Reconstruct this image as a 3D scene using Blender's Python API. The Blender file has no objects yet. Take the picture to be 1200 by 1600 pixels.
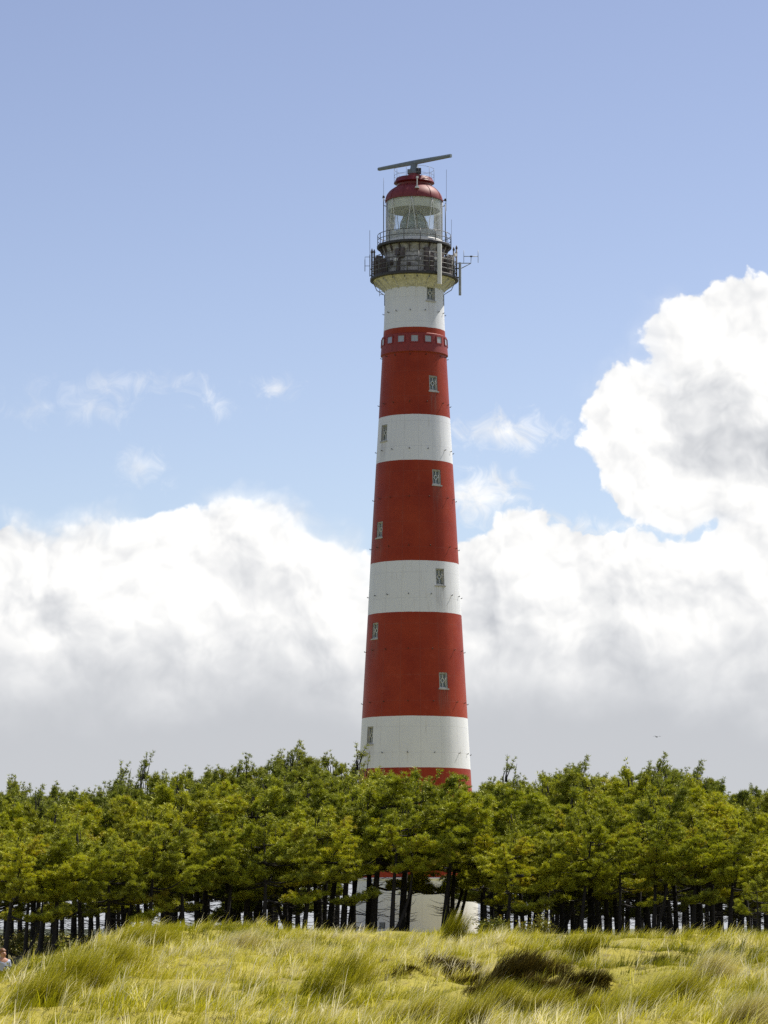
import bpy, math, random
import numpy as np
from mathutils import Vector, Matrix, noise as mnoise
random.seed(7); rng = np.random.default_rng(11)
PI = math.pi; R_ = math.radians
sc = bpy.context.scene; col = sc.collection

# ------------------------------------------------------------------ camera
FPX = 5100.0; HOR = 1450.0; EYE = 1.7
PITCH = math.atan((HOR - 800) / FPX); CP, SP = math.cos(PITCH), math.sin(PITCH)
cam = bpy.data.cameras.new('camera'); camo = bpy.data.objects.new('camera', cam); col.objects.link(camo)
cam.sensor_fit = 'VERTICAL'; cam.sensor_height = 36; cam.lens = FPX / 1600 * 36
cam.clip_start = 0.5; cam.clip_end = 20000
camo.location = (0, 0, EYE); camo.rotation_euler = (PI / 2 + PITCH, 0, 0)
sc.camera = camo

def ray(px, py):
    a = (px - 600) / FPX; b = (800 - py) / FPX
    return a, CP - SP * b, SP + CP * b
def at(px, py, Y):
    x, y, z = ray(px, py); t = Y / y
    return Vector((x * t, Y, EYE + z * t))
def mpp(py, Y):                       # metres per photo pixel at distance Y
    return Y / ray(600, py)[1] / FPX

# ------------------------------------------------------------------ light and sky
SUN_AZ, SUN_EL = 127.0, 55.0          # azimuth from "towards the camera", turning to the right
sdir = Vector((math.sin(R_(SUN_AZ)) * math.cos(R_(SUN_EL)), -math.cos(R_(SUN_AZ)) * math.cos(R_(SUN_EL)), math.sin(R_(SUN_EL))))
sl = bpy.data.lights.new('sun', 'SUN'); sl.energy = 5.0; sl.angle = R_(0.53); sl.color = (1, 0.95, 0.86)
so = bpy.data.objects.new('sun', sl); col.objects.link(so)
so.rotation_euler = sdir.to_track_quat('Z', 'Y').to_euler(); so.location = (60, 60, 120)
sc.view_settings.view_transform = 'Standard'; sc.view_settings.look = 'None'
EXPO = 0.4; sc.view_settings.exposure = EXPO; sc.view_settings.gamma = 1.0
sc.cycles.use_denoising = False
sc.cycles.max_bounces = 8; sc.cycles.diffuse_bounces = 4; sc.cycles.glossy_bounces = 3
sc.cycles.transmission_bounces = 6; sc.cycles.transparent_max_bounces = 24
sc.cycles.sample_clamp_indirect = 6

class G:                               # tiny node-graph helper
    def __init__(s, tree): s.t = tree; s.n = tree.nodes; s.l = tree.links
    def new(s, typ, **kw):
        nd = s.n.new(typ)
        for k, v in kw.items(): setattr(nd, k, v)
        return nd
    def put(s, sock, v):
        if isinstance(v, bpy.types.NodeSocket): s.l.new(v, sock)
        elif v is not None: sock.default_value = v
    def m(s, op, a, b=None, c=None, clamp=False):
        nd = s.new('ShaderNodeMath', operation=op, use_clamp=clamp)
        for i, v in enumerate((a, b, c)):
            if v is not None: s.put(nd.inputs[i], v)
        return nd.outputs[0]
    def add(s, a, b): return s.m('ADD', a, b)
    def sub(s, a, b): return s.m('SUBTRACT', a, b)
    def mul(s, a, b): return s.m('MULTIPLY', a, b)
    def mx(s, a, b): return s.m('MAXIMUM', a, b)
    def ss(s, x, lo, hi, a=0.0, b=1.0):
        nd = s.new('ShaderNodeMapRange', interpolation_type='SMOOTHSTEP')
        s.put(nd.inputs[0], x); s.put(nd.inputs[1], lo); s.put(nd.inputs[2], hi); s.put(nd.inputs[3], a); s.put(nd.inputs[4], b)
        return nd.outputs[0]
    def lin(s, x, lo, hi, a=0.0, b=1.0):
        nd = s.new('ShaderNodeMapRange')
        s.put(nd.inputs[0], x); s.put(nd.inputs[1], lo); s.put(nd.inputs[2], hi); s.put(nd.inputs[3], a); s.put(nd.inputs[4], b)
        return nd.outputs[0]
    def xyz(s, x, y, z=0.0):
        nd = s.new('ShaderNodeCombineXYZ'); s.put(nd.inputs[0], x); s.put(nd.inputs[1], y); s.put(nd.inputs[2], z); return nd.outputs[0]
    def sep(s, v):
        nd = s.new('ShaderNodeSeparateXYZ'); s.put(nd.inputs[0], v); return nd.outputs
    def vadd(s, a, b, op='ADD'):
        nd = s.new('ShaderNodeVectorMath', operation=op); s.put(nd.inputs[0], a); s.put(nd.inputs[1], b); return nd.outputs[0]
    def noise(s, vec, scale, detail=4, rough=0.55, dist=0.0, out=0, dim='3D'):
        nd = s.new('ShaderNodeTexNoise', noise_dimensions=dim); s.put(nd.inputs['Vector'], vec)
        nd.inputs['Scale'].default_value = scale; nd.inputs['Detail'].default_value = detail
        nd.inputs['Roughness'].default_value = rough; nd.inputs['Distortion'].default_value = dist
        return nd.outputs[out]
    def vor(s, vec, scale, detail=2, rough=0.5, smooth=0.25):
        nd = s.new('ShaderNodeTexVoronoi', voronoi_dimensions='2D', feature='SMOOTH_F1', normalize=True)
        s.put(nd.inputs['Vector'], vec); nd.inputs['Scale'].default_value = scale
        nd.inputs['Detail'].default_value = detail; nd.inputs['Roughness'].default_value = rough
        nd.inputs['Smoothness'].default_value = smooth
        return nd.outputs['Distance']
    def mix(s, f, a, b, mode='MIX'):
        nd = s.new('ShaderNodeMix', data_type='RGBA', blend_type=mode)
        s.put(nd.inputs[0], f); s.put(nd.inputs[6], a if not isinstance(a, tuple) else (*a[:3], 1)); s.put(nd.inputs[7], b if not isinstance(b, tuple) else (*b[:3], 1))
        return nd.outputs[2]

def uv_of(px, py):
    x, y, z = ray(px, py); return x / y * 51, z / y * 51

w = bpy.data.worlds.new('World'); sc.world = w; w.use_nodes = True
w.cycles.sampling_method = 'MANUAL'; w.cycles.sample_map_resolution = 512
g = G(w.node_tree); g.n.clear()
tc = g.new('ShaderNodeTexCoord'); dirv = tc.outputs['Generated']
dx, dy, dz = g.sep(dirv)
sky = g.new('ShaderNodeTexSky', sky_type='NISHITA', sun_disc=False)
sky.sun_elevation = R_(SUN_EL); sky.sun_rotation = math.atan2(sdir.x, sdir.y)
sky.air_density = 1.0; sky.dust_density = 0.6; sky.ozone_density = 2.0; sky.altitude = 0
SKYSTR = 0.1
hs = g.new('ShaderNodeHueSaturation'); g.put(hs.inputs['Color'], sky.outputs[0])
hs.inputs['Hue'].default_value = 0.518; hs.inputs['Saturation'].default_value = 0.89; hs.inputs['Value'].default_value = 0.80
skyc = hs.outputs[0]
yy = g.mx(dy, 0.02)
skf = g.ss(dz, 0.06, 0.32, 1.27, 1.10); skyc = g.mix(1.0, skyc, g.xyz(skf, skf, skf), 'MULTIPLY')     # paler, milkier air low down
u = g.mul(g.m('DIVIDE', dx, yy), 51.0); v = g.mul(g.m('DIVIDE', dz, yy), 51.0)
P2 = g.xyz(u, v, 0.0)
# warped coordinates: big slow warp and a small one
wn = g.noise(P2, 0.55, 3, 0.55, 0, 1, dim='2D')
warp = g.vadd(g.vadd(wn, (0.5, 0.5, 0.5), 'SUBTRACT'), (0.9, 0.7, 0.0), 'MULTIPLY')
PW = g.vadd(P2, warp)
pu, pv, _ = g.sep(PW)
def blob(px, py, rx, ry):              # 1 in the middle, 0 on the outline, negative outside
    cu, cv = uv_of(px, py)
    a = g.m('DIVIDE', g.sub(pu, cu), rx / 100); b = g.m('DIVIDE', g.sub(pv, cv), ry / 100)
    return g.sub(1.0, g.m('SQRT', g.add(g.mul(a, a), g.mul(b, b))))
def blobs(lst, scale=True):
    f = None
    for (px, py, rx, ry) in lst:
        b = blob(px, py, rx, ry)
        if scale: b = g.mul(b, min(rx, ry) / 100)
        f = b if f is None else g.m('SMOOTH_MAX', f, b, 0.18)
    return f
cum = blobs([
    # left bank
    (370, 880, 130, 105), (470, 925, 130, 95), (270, 900, 110, 92), (560, 1010, 130, 110), (140, 925, 150, 105), (10, 930, 150, 105),
    (330, 1100, 700, 215), (200, 1010, 330, 180),
    # right middle bank
    (815, 880, 88, 78), (900, 940, 130, 105), (760, 960, 120, 130), (990, 940, 130, 105), (1110, 950, 150, 110), (1240, 920, 150, 150), (960, 1090, 480, 200),
    # big right cloud
    (1145, 555, 120, 112), (1085, 520, 70, 58), (1205, 505, 90, 70), (1010, 640, 88, 72), (975, 690, 60, 62), (1055, 735, 110, 95), (1150, 690, 170, 130), (1260, 640, 170, 170), (1165, 775, 100, 45),
])
bil = g.sub(0.42, g.vor(PW, 1.15, 3.0, 0.5, 0.4))          # rounded billows
fine = g.sub(g.noise(P2, 3.4, 7, 0.62, dim='2D'), 0.5)
fray = g.mul(g.ss(g.noise(P2, 0.5, 2, 0.5, dim='2D'), 0.44, 0.60), g.lin(u, -1.0, 2.5, 1.0, 0.35))
bil2 = g.sub(0.40, g.vor(PW, 3.1, 2.0, 0.5, 0.3))
cf = g.add(cum, g.add(g.mul(bil, 0.46), g.add(g.mul(fine, 0.17), g.mul(bil2, 0.27))))
a_cum = g.ss(cf, -0.01, g.lin(u, -1.0, 2.5, 0.12, 0.075))
# soft outlines lower down and where the cloud frays
soft = g.ss(cf, -0.30, 0.35)
a_main = g.add(g.mul(a_cum, g.sub(1.0, g.mul(fray, 0.75))), g.mul(soft, g.mul(fray, 0.75)))
# thin wisps
wsp = blobs([(185, 607, 80, 13), (155, 640, 36, 18), (220, 735, 34, 32), (430, 607, 28, 14), (328, 623, 16, 14), (785, 672, 72, 26), (750, 775, 62, 38), (85, 632, 40, 10), (940, 830, 90, 18), (15, 808, 30, 12)])
wf = g.add(wsp, g.mul(g.sub(g.noise(P2, 2.6, 6, 0.65, 0.6, dim='2D'), 0.5), 0.75))
a_w = g.mul(g.ss(wf, -0.14, 0.42), g.lin(u, -5.5, 1.2, 0.34, 0.92))
a_front = g.mx(a_main, a_w)
# low grey bank: everything below about row 1000 is cloud
vlow = g.add(v, g.mul(g.sub(g.noise(P2, 0.8, 4, 0.5, dim='2D'), 0.5), 1.2))
a_front = g.mx(a_front, g.ss(vlow, 5.6, 3.6))
# cloud brightness: backlit rims white, thick cores grey
hgt = g.add(g.mul(g.noise(PW, 0.6, 4, 0.5, dim='2D'), 1.0), g.mul(bil, 0.65))
P2s = g.vadd(PW, (0.18, 0.30, 0.0))
hgt2 = g.add(g.mul(g.noise(P2s, 0.6, 4, 0.5, dim='2D'), 1.0), g.mul(g.sub(0.42, g.vor(P2s, 1.15, 3.0, 0.5, 0.4)), 0.65))
relief = g.add(g.sub(hgt, hgt2), g.mul(g.sub(bil2, g.sub(0.40, g.vor(g.vadd(PW, (0.07, 0.12, 0.0)), 3.1, 2.0, 0.5, 0.3))), 0.2))
core = blobs([(1120, 660, 95, 85), (1190, 690, 80, 75), (755, 935, 55, 75), (1000, 925, 60, 24), (800, 990, 50, 24), (300, 1050, 170, 36), (90, 960, 70, 36), (400, 870, 40, 30), (500, 1000, 60, 22), (940, 1030, 60, 40)], True)
coref = g.ss(g.add(core, g.mul(fine, 0.3)), -0.28, 0.5)
lowg = g.ss(vlow, 5.1, 2.9)
br = g.sub(g.add(1.02, g.mul(relief, 0.75)), g.mul(coref, g.lin(u, -1.0, 4.0, 0.20, 0.24)))
br = g.m('MINIMUM', g.m('MAXIMUM', br, 0.56), 1.12)
grey = g.lin(v, 0.0, 4.2, 0.66, 0.62)
br = g.add(g.mul(br, g.sub(1.0, lowg)), g.mul(grey, lowg))
brn = g.lin(br, 0.56, 1.02)
ccol = g.mix(brn, (0.90, 0.935, 1.0), (1.0, 0.995, 0.98))
ccol = g.mix(1.0, ccol, g.xyz(br, br, br), 'MULTIPLY')
# the rest of the sky dome: scattered sunlit cumulus out of the picture
gn = g.noise(dirv, 2.6, 6, 0.58, 0.2)
a_gen = g.mul(g.mul(g.ss(gn, 0.52, 0.66), g.ss(dz, -0.02, 0.10)), 0.8)
gcol = g.mix(1.0, (1.0, 0.98, 0.94), g.xyz(*([g.lin(gn, 0.5, 0.75, 1.25, 0.9)] * 3)), 'MULTIPLY')
infront = g.mul(g.mul(g.ss(dy, 0.05, 0.4), g.ss(g.m('ABSOLUTE', u), 19.0, 13.0)), g.ss(v, 24.0, 18.0))
alpha = g.add(g.mul(a_front, infront), g.mul(a_gen, g.sub(1.0, infront)))
cc = g.mix(infront, gcol, ccol)
CS = 1 / SKYSTR / 2 ** EXPO; cc = g.mix(1.0, cc, (CS, CS, CS), 'MULTIPLY')
final = g.mix(alpha, skyc, cc)
bg = g.new('ShaderNodeBackground'); g.put(bg.inputs[0], final); bg.inputs[1].default_value = SKYSTR
wo = g.new('ShaderNodeOutputWorld'); g.l.new(bg.outputs[0], wo.inputs[0])

# ------------------------------------------------------------------ mesh helpers
class MB:
    def __init__(s): s.v = []; s.f = []
    def quad(s, a, b, c, d): i = len(s.v); s.v += [a, b, c, d]; s.f.append((i, i + 1, i + 2, i + 3))
    def box(s, c, size, M=None):
        i = len(s.v); hx, hy, hz = (q / 2 for q in size)
        for dz_ in (-hz, hz):
            for (ax, ay) in ((-hx, -hy), (hx, -hy), (hx, hy), (-hx, hy)):
                p = Vector((ax, ay, dz_))
                if M is not None: p = M @ p
                s.v.append(p + Vector(c))
        s.f += [(i + 3, i + 2, i + 1, i), (i + 4, i + 5, i + 6, i + 7)] + [(i + k, i + (k + 1) % 4, i + 4 + (k + 1) % 4, i + 4 + k) for k in range(4)]
        return s
    def tube(s, pts, rad, n=8, caps=True):
        pts = [Vector(p) for p in pts]; m = len(pts)
        rad = [rad] * m if not hasattr(rad, '__len__') else list(rad)
        i0 = len(s.v); up = None
        for k in range(m):
            d = (pts[min(k + 1, m - 1)] - pts[max(k - 1, 0)]).normalized()
            if up is None:
                up = Vector((0, 0, 1)) if abs(d.z) < 0.9 else Vector((1, 0, 0))
            ax = d.cross(up).normalized(); ay = ax.cross(d).normalized(); up = ay
            for j in range(n):
                a = 2 * PI * j / n
                s.v.append(pts[k] + (ax * math.cos(a) + ay * math.sin(a)) * rad[k])
        for k in range(m - 1):
            for j in range(n):
                a = i0 + k * n + j; b = i0 + k * n + (j + 1) % n
                s.f.append((a, b, b + n, a + n))
        if caps:
            s.f.append(tuple(i0 + j for j in reversed(range(n)))); s.f.append(tuple(i0 + (m - 1) * n + j for j in range(n)))
        return s
    def ring(s, R, z, rad, n=64, k=6, cx=0, cy=0):
        i0 = len(s.v)
        for a_ in range(n):
            a = 2 * PI * a_ / n
            for j in range(k):
                b = 2 * PI * j / k; rr = R + rad * math.cos(b)
                s.v.append(Vector((cx + rr * math.cos(a), cy + rr * math.sin(a), z + rad * math.sin(b))))
        for a_ in range(n):
            for j in range(k):
                A = i0 + a_ * k; B = i0 + ((a_ + 1) % n) * k
                s.f.append((A + j, B + j, B + (j + 1) % k, A + (j + 1) % k))
        return s
    def lathe(s, prof, n=72, closed=False):
        i0 = len(s.v); m = len(prof)
        for (r, z) in prof:
            for j in range(n):
                a = 2 * PI * j / n; s.v.append(Vector((r * math.cos(a), r * math.sin(a), z)))
        for k in range(m if closed else m - 1):
            k2 = (k + 1) % m
            for j in range(n):
                j2 = (j + 1) % n
                s.f.append((i0 + k * n + j, i0 + k * n + j2, i0 + k2 * n + j2, i0 + k2 * n + j))
        return s
    def build(s, name, mat, parent=None, smooth=False, sharp=None):
        me = bpy.data.meshes.new(name); me.from_pydata([tuple(p) for p in s.v], [], s.f); me.update()
        if smooth:
            me.polygons.foreach_set('use_smooth', [True] * len(me.polygons))
            if sharp: me.set_sharp_from_angle(angle=R_(sharp))
        if mat: me.materials.append(mat)
        o = bpy.data.objects.new(name, me); col.objects.link(o)
        if parent: o.parent = parent
        return o

def fast_mesh(name, verts, faces_flat, nper, mat, attr=None):
    me = bpy.data.meshes.new(name); nv = len(verts); nf = len(faces_flat) // nper
    me.vertices.add(nv); me.vertices.foreach_set('co', np.asarray(verts, np.float32).ravel())
    me.loops.add(nf * nper); me.loops.foreach_set('vertex_index', np.asarray(faces_flat, np.int32))
    me.polygons.add(nf); me.polygons.foreach_set('loop_start', np.arange(nf, dtype=np.int32) * nper)
    me.update(calc_edges=True)
    if attr is not None:
        a = me.attributes.new('tint', 'FLOAT', 'POINT'); a.data.foreach_set('value', np.asarray(attr, np.float32))
    me.materials.append(mat)
    return me
def link(name, me, parent=None):
    o = bpy.data.objects.new(name, me); col.objects.link(o)
    if parent: o.parent = parent
    return o
def empty(name, loc, rz=0):
    o = bpy.data.objects.new(name, None); col.objects.link(o); o.location = loc; o.rotation_euler = (0, 0, rz); return o
def tag(o, label=None, cat=None, group=None, kind=None):
    for k, val in (('label', label), ('category', cat), ('group', group), ('kind', kind)):
        if val: o[k] = val
    return o

# ------------------------------------------------------------------ materials
def mat(name, color=(0.5, 0.5, 0.5), rough=0.6, metal=0.0, var=0.25, scale=3.0, bump=0.0):
    m = bpy.data.materials.new(name); m.use_nodes = True; q = G(m.node_tree); p = q.n['Principled BSDF']
    t = q.new('ShaderNodeTexCoord').outputs['Object']
    nz = q.noise(t, scale, 5, 0.6)
    f = q.lin(nz, 0.3, 0.7, 1 - var, 1 + var)
    q.put(p.inputs['Base Color'], q.mix(1.0, color, q.xyz(f, f, f), 'MULTIPLY'))
    p.inputs['Roughness'].default_value = rough; p.inputs['Metallic'].default_value = metal
    if bump:
        b = q.new('ShaderNodeBump'); b.inputs['Strength'].default_value = bump; b.inputs['Distance'].default_value = 0.02
        q.put(b.inputs['Height'], nz); q.l.new(b.outputs[0], p.inputs['Normal'])
    return m
M = {}
M['dark_metal'] = mat('dark_metal', (0.035, 0.032, 0.03), 0.6, 0, 0.4, 6)
M['rail'] = mat('rail_paint', (0.10, 0.10, 0.10), 0.5, 0, 0.3, 5)
M['grey_metal'] = mat('grey_metal', (0.28, 0.29, 0.29), 0.5, 0, 0.2, 4)
M['radar'] = mat('radar_grey', (0.17, 0.20, 0.21), 0.5, 0, 0.15, 3)
M['red'] = mat('red_paint', (0.19, 0.025, 0.026), 0.6, 0, 0.15, 3)
M['darkred'] = mat('dark_red_paint', (0.17, 0.012, 0.014), 0.4, 0, 0.25, 5)
M['belt'] = mat('belt_red', (0.24, 0.022, 0.016), 0.6, 0, 0.2, 5)
M['white'] = mat('white_paint', (0.72, 0.71, 0.67), 0.55, 0, 0.06, 3)
M['cream'] = mat('cream_paint', (0.52, 0.52, 0.50), 0.6, 0, 0.3, 5)
M['ceil'] = mat('cream_ceiling', (0.88, 0.87, 0.72), 0.6, 0, 0.08, 2)
M['rusty'] = mat('dirty_watchroom', (0.42, 0.40, 0.37), 0.7, 0, 0.5, 4)
M['cab'] = mat('brown_grey_cabinet', (0.11, 0.085, 0.075), 0.6, 0, 0.4, 6)
M['cabg'] = mat('grey_cabinet', (0.26, 0.25, 0.22), 0.6, 0, 0.3, 6)
M['frame'] = mat('window_frame', (0.62, 0.62, 0.58), 0.6, 0, 0.15, 8)
M['reveal'] = mat('window_reveal', (0.42, 0.41, 0.38), 0.7, 0, 0.25, 8)
M['pane'] = mat('window_pane', (0.20, 0.225, 0.215), 0.25, 0, 0.3, 8)
M['bark'] = mat('pine_bark', (0.022, 0.018, 0.016), 0.9, 0, 0.5, 9, 0.6)
M['deadwood'] = mat('dead_twig', (0.10, 0.08, 0.06), 0.9, 0, 0.3, 9)

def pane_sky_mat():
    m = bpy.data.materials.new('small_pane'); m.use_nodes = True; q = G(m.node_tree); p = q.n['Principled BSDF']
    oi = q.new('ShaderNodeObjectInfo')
    q.put(p.inputs['Base Color'], q.mix(oi.outputs['Random'], (0.26, 0.28, 0.40), (0.42, 0.42, 0.34)))  # bluish end is the sky's reflection painted into the pane colour
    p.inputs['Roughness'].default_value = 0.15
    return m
M['smallpane'] = pane_sky_mat()

def tower_mat(bands, streaks=()):
    """painted bands by height, plate seams, grime and rust streaks"""
    m = bpy.data.materials.new('banded_tower_paint'); m.use_nodes = True; q = G(m.node_tree); p = q.n['Principled BSDF']
    t = q.new('ShaderNodeTexCoord').outputs['Object']; x, y, z = q.sep(t)
    wob = q.mul(q.sub(q.noise(t, 1.3, 3), 0.5), 0.05)
    zz = q.add(z, wob)
    isred = 0.0
    for (z0, z1) in bands:
        isred = q.add(isred, q.mul(q.m('GREATER_THAN', zz, z0), q.m('LESS_THAN', zz, z1)))
    blot = q.noise(t, 0.35, 5, 0.6); fine = q.noise(t, 7.0, 4, 0.65); mid = q.noise(t, 1.8, 5, 0.6)
    red = q.mix(q.lin(blot, 0.35, 0.65), (0.255, 0.022, 0.003), (0.33, 0.038, 0.007))
    red = q.mix(q.ss(fine, 0.58, 0.72, 0, 0.35), red, (0.20, 0.022, 0.015))
    red = q.mix(q.ss(mid, 0.56, 0.75, 0, 0.35), red, (0.38, 0.075, 0.040))
    wht = q.mix(q.lin(blot, 0.3, 0.7), (0.69, 0.70, 0.73), (0.75, 0.76, 0.78))
    wht = q.mix(q.ss(mid, 0.6, 0.8, 0, 0.35), wht, (0.55, 0.54, 0.50))
    ang = q.m('ARCTAN2', x, y)
    sv = q.xyz(q.mul(ang, 9.0), q.mul(z, 0.22), 0.0)
    streak = q.ss(q.noise(sv, 1.6, 4, 0.6), 0.57, 0.74, 0, 0.42)
    wht = q.mix(streak, wht, (0.47, 0.43, 0.37))
    c = q.mix(isred, wht, red)
    # seams of the bolted plates
    zs = q.m('PINGPONG', z, 0.94); seam_h = q.ss(zs, 0.022, 0.006)
    an = q.m('PINGPONG', q.add(ang, 0.1), PI / 16); seam_v = q.ss(an, 0.008, 0.002)
    seam = q.mx(seam_h, seam_v)
    c = q.mix(q.mul(seam, 0.17), c, (0.16, 0.13, 0.11))
    for (az_, z0_) in streaks:                   # dirt runs under the window sills
        da = q.m('ABSOLUTE', q.mul(q.sub(ang, PI - az_ if az_ > 0 else -PI - az_), 3.0))
        run = q.mul(q.mul(q.ss(da, .55, .25), q.m('LESS_THAN', z, z0_)), q.ss(z, z0_ - 2.6, z0_))
        c = q.mix(q.mul(run, q.ss(q.noise(q.xyz(q.mul(ang, 40.0), q.mul(z, .35), 0.0), 1.5, 3, .6), .42, .65, 0, .55)), c, (0.20, 0.15, 0.12))
    # foot tinted creamy: warm bounce from the grass painted into the white
    foot = q.ss(z, 4.5, 1.0)
    c = q.mix(q.mul(q.mul(foot, q.sub(1.0, isred)), 0.35), c, (0.60, 0.52, 0.43))
    q.put(p.inputs['Base Color'], c); p.inputs['Roughness'].default_value = 0.5; p.inputs['Specular IOR Level'].default_value = 0.22
    b = q.new('ShaderNodeBump'); b.inputs['Strength'].default_value = 0.15; b.inputs['Distance'].default_value = 0.02
    q.put(b.inputs['Height'], q.add(q.mul(fine, 0.5), q.mul(seam, -0.8))); q.l.new(b.outputs[0], p.inputs['Normal'])
    return m

def glass_mat():
    m = bpy.data.materials.new('lantern_glass'); m.use_nodes = True; q = G(m.node_tree); q.n.clear()
    tr = q.new('ShaderNodeBsdfTransparent'); tr.inputs[0].default_value = (0.93, 0.95, 0.94, 1)
    gl = q.new('ShaderNodeBsdfGlossy'); gl.inputs['Roughness'].default_value = 0.04
    df = q.new('ShaderNodeBsdfDiffuse'); df.inputs[0].default_value = (0.8, 0.8, 0.78, 1)
    tl = q.new('ShaderNodeBsdfTranslucent'); tl.inputs[0].default_value = (0.8, 0.8, 0.78, 1)
    fr = q.new('ShaderNodeFresnel'); fr.inputs[0].default_value = 1.35
    t = q.new('ShaderNodeTexCoord').outputs['Object']
    haze = q.ss(q.noise(t, 1.2, 5, 0.6), 0.35, 0.8, 0.14, 0.32)  # milky white mixed into the clear panes to imitate sunlit haze
    dd = q.new('ShaderNodeMixShader'); dd.inputs[0].default_value = 0.5; q.l.new(df.outputs[0], dd.inputs[1]); q.l.new(tl.outputs[0], dd.inputs[2])
    m1 = q.new('ShaderNodeMixShader'); q.l.new(fr.outputs[0], m1.inputs[0]); q.l.new(tr.outputs[0], m1.inputs[1]); q.l.new(gl.outputs[0], m1.inputs[2])
    m2 = q.new('ShaderNodeMixShader'); q.put(m2.inputs[0], haze); q.l.new(m1.outputs[0], m2.inputs[1]); q.l.new(dd.outputs[0], m2.inputs[2])
    o = q.new('ShaderNodeOutputMaterial'); q.l.new(m2.outputs[0], o.inputs[0])
    return m
M['glass'] = glass_mat()
def lens_mat():
    m = bpy.data.materials.new('prism_lens'); m.use_nodes = True; q = G(m.node_tree); p = q.n['Principled BSDF']
    t = q.new('ShaderNodeTexCoord').outputs['Object']
    q.put(p.inputs['Base Color'], q.mix(q.noise(t, 3, 3), (0.34, 0.39, 0.32), (0.62, 0.66, 0.56)))
    p.inputs['Roughness'].default_value = 0.12; p.inputs['Transmission Weight'].default_value = 0.15; p.inputs['IOR'].default_value = 1.5
    return m
M['lens'] = lens_mat()

def leaf_mat(name, ca, cb, cc_, transl=0.35, rough=0.5, gloss=0.05):
    m = bpy.data.materials.new(name); m.use_nodes = True; q = G(m.node_tree); q.n.clear()
    at_ = q.new('ShaderNodeAttribute', attribute_name='tint'); oi = q.new('ShaderNodeObjectInfo')
    r = oi.outputs['Random']
    c = q.mix(q.lin(at_.outputs['Fac'], 0.0, 0.85), ca, cb)
    c = q.mix(q.ss(at_.outputs['Fac'], 0.84, 0.97, 0, 0.8), c, cc_)
    c = q.mix(q.mul(r, 0.25), c, cc_)
    hv = q.lin(r, 0, 1, 0.8, 1.2); c = q.mix(1.0, c, q.xyz(hv, hv, hv), 'MULTIPLY')
    d = q.new('ShaderNodeBsdfDiffuse'); q.put(d.inputs[0], c)
    tl = q.new('ShaderNodeBsdfTranslucent'); q.put(tl.inputs[0], q.mix(1.0, c, (1.25, 1.15, 0.6), 'MULTIPLY'))
    gl = q.new('ShaderNodeBsdfGlossy'); gl.inputs['Roughness'].default_value = rough; gl.inputs[0].default_value = (0.95, 0.95, 0.55, 1)
    a = q.new('ShaderNodeMixShader'); a.inputs[0].default_value = transl; q.l.new(d.outputs[0], a.inputs[1]); q.l.new(tl.outputs[0], a.inputs[2])
    b = q.new('ShaderNodeMixShader'); b.inputs[0].default_value = gloss; q.l.new(a.outputs[0], b.inputs[1]); q.l.new(gl.outputs[0], b.inputs[2])
    o = q.new('ShaderNodeOutputMaterial'); q.l.new(b.outputs[0], o.inputs[0])
    return m
M['needle'] = leaf_mat('pine_needles', (0.045, 0.075, 0.004), (0.52, 0.58, 0.012), (0.28, 0.19, 0.02), 0.27, 0.55, 0.09)
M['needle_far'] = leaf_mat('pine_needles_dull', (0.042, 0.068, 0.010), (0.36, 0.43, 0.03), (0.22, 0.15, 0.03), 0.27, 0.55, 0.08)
M['leaf'] = leaf_mat('shrub_leaves', (0.09, 0.12, 0.02), (0.26, 0.26, 0.04), (0.22, 0.14, 0.03), 0.35)
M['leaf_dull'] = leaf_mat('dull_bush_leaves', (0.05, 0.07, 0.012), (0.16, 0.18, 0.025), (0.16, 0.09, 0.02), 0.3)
M['shade_heath'] = leaf_mat('shade_heath_blades', (0.012, 0.010, 0.004), (0.15, 0.12, 0.018), (0.18, 0.12, 0.03), 0.15)  # near-black heather blades: shade of the hollow put into the colour

def grass_mat(name):
    m = bpy.data.materials.new(name); m.use_nodes = True; q = G(m.node_tree); q.n.clear()
    at_ = q.new('ShaderNodeAttribute', attribute_name='tint').outputs['Fac']
    rp = q.new('ShaderNodeValToRGB'); q.put(rp.inputs[0], at_)
    e = rp.color_ramp.elements
    e[0].position = 0.0; e[0].color = (0.085, 0.095, 0.012, 1)
    e[1].position = 1.0; e[1].color = (0.84, 0.78, 0.54, 1)
    for pos, c in ((0.25, (0.25, 0.255, 0.006)), (0.5, (0.45, 0.42, 0.012)), (0.75, (0.64, 0.58, 0.065))):
        k = e.new(pos); k.color = (*c, 1)
    d = q.new('ShaderNodeBsdfDiffuse'); q.put(d.inputs[0], rp.outputs[0])
    tl = q.new('ShaderNodeBsdfTranslucent'); q.put(tl.inputs[0], rp.outputs[0])
    a = q.new('ShaderNodeMixShader'); a.inputs[0].default_value = 0.42; q.l.new(d.outputs[0], a.inputs[1]); q.l.new(tl.outputs[0], a.inputs[2])
    gl = q.new('ShaderNodeBsdfGlossy'); gl.inputs['Roughness'].default_value = 0.45; gl.inputs[0].default_value = (0.9, 0.9, 0.85, 1)
    b = q.new('ShaderNodeMixShader'); b.inputs[0].default_value = 0.025; q.l.new(a.outputs[0], b.inputs[1]); q.l.new(gl.outputs[0], b.inputs[2])
    o = q.new('ShaderNodeOutputMaterial'); q.l.new(b.outputs[0], o.inputs[0])
    return m
M['grass'] = grass_mat('dune_grass_blades')

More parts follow.
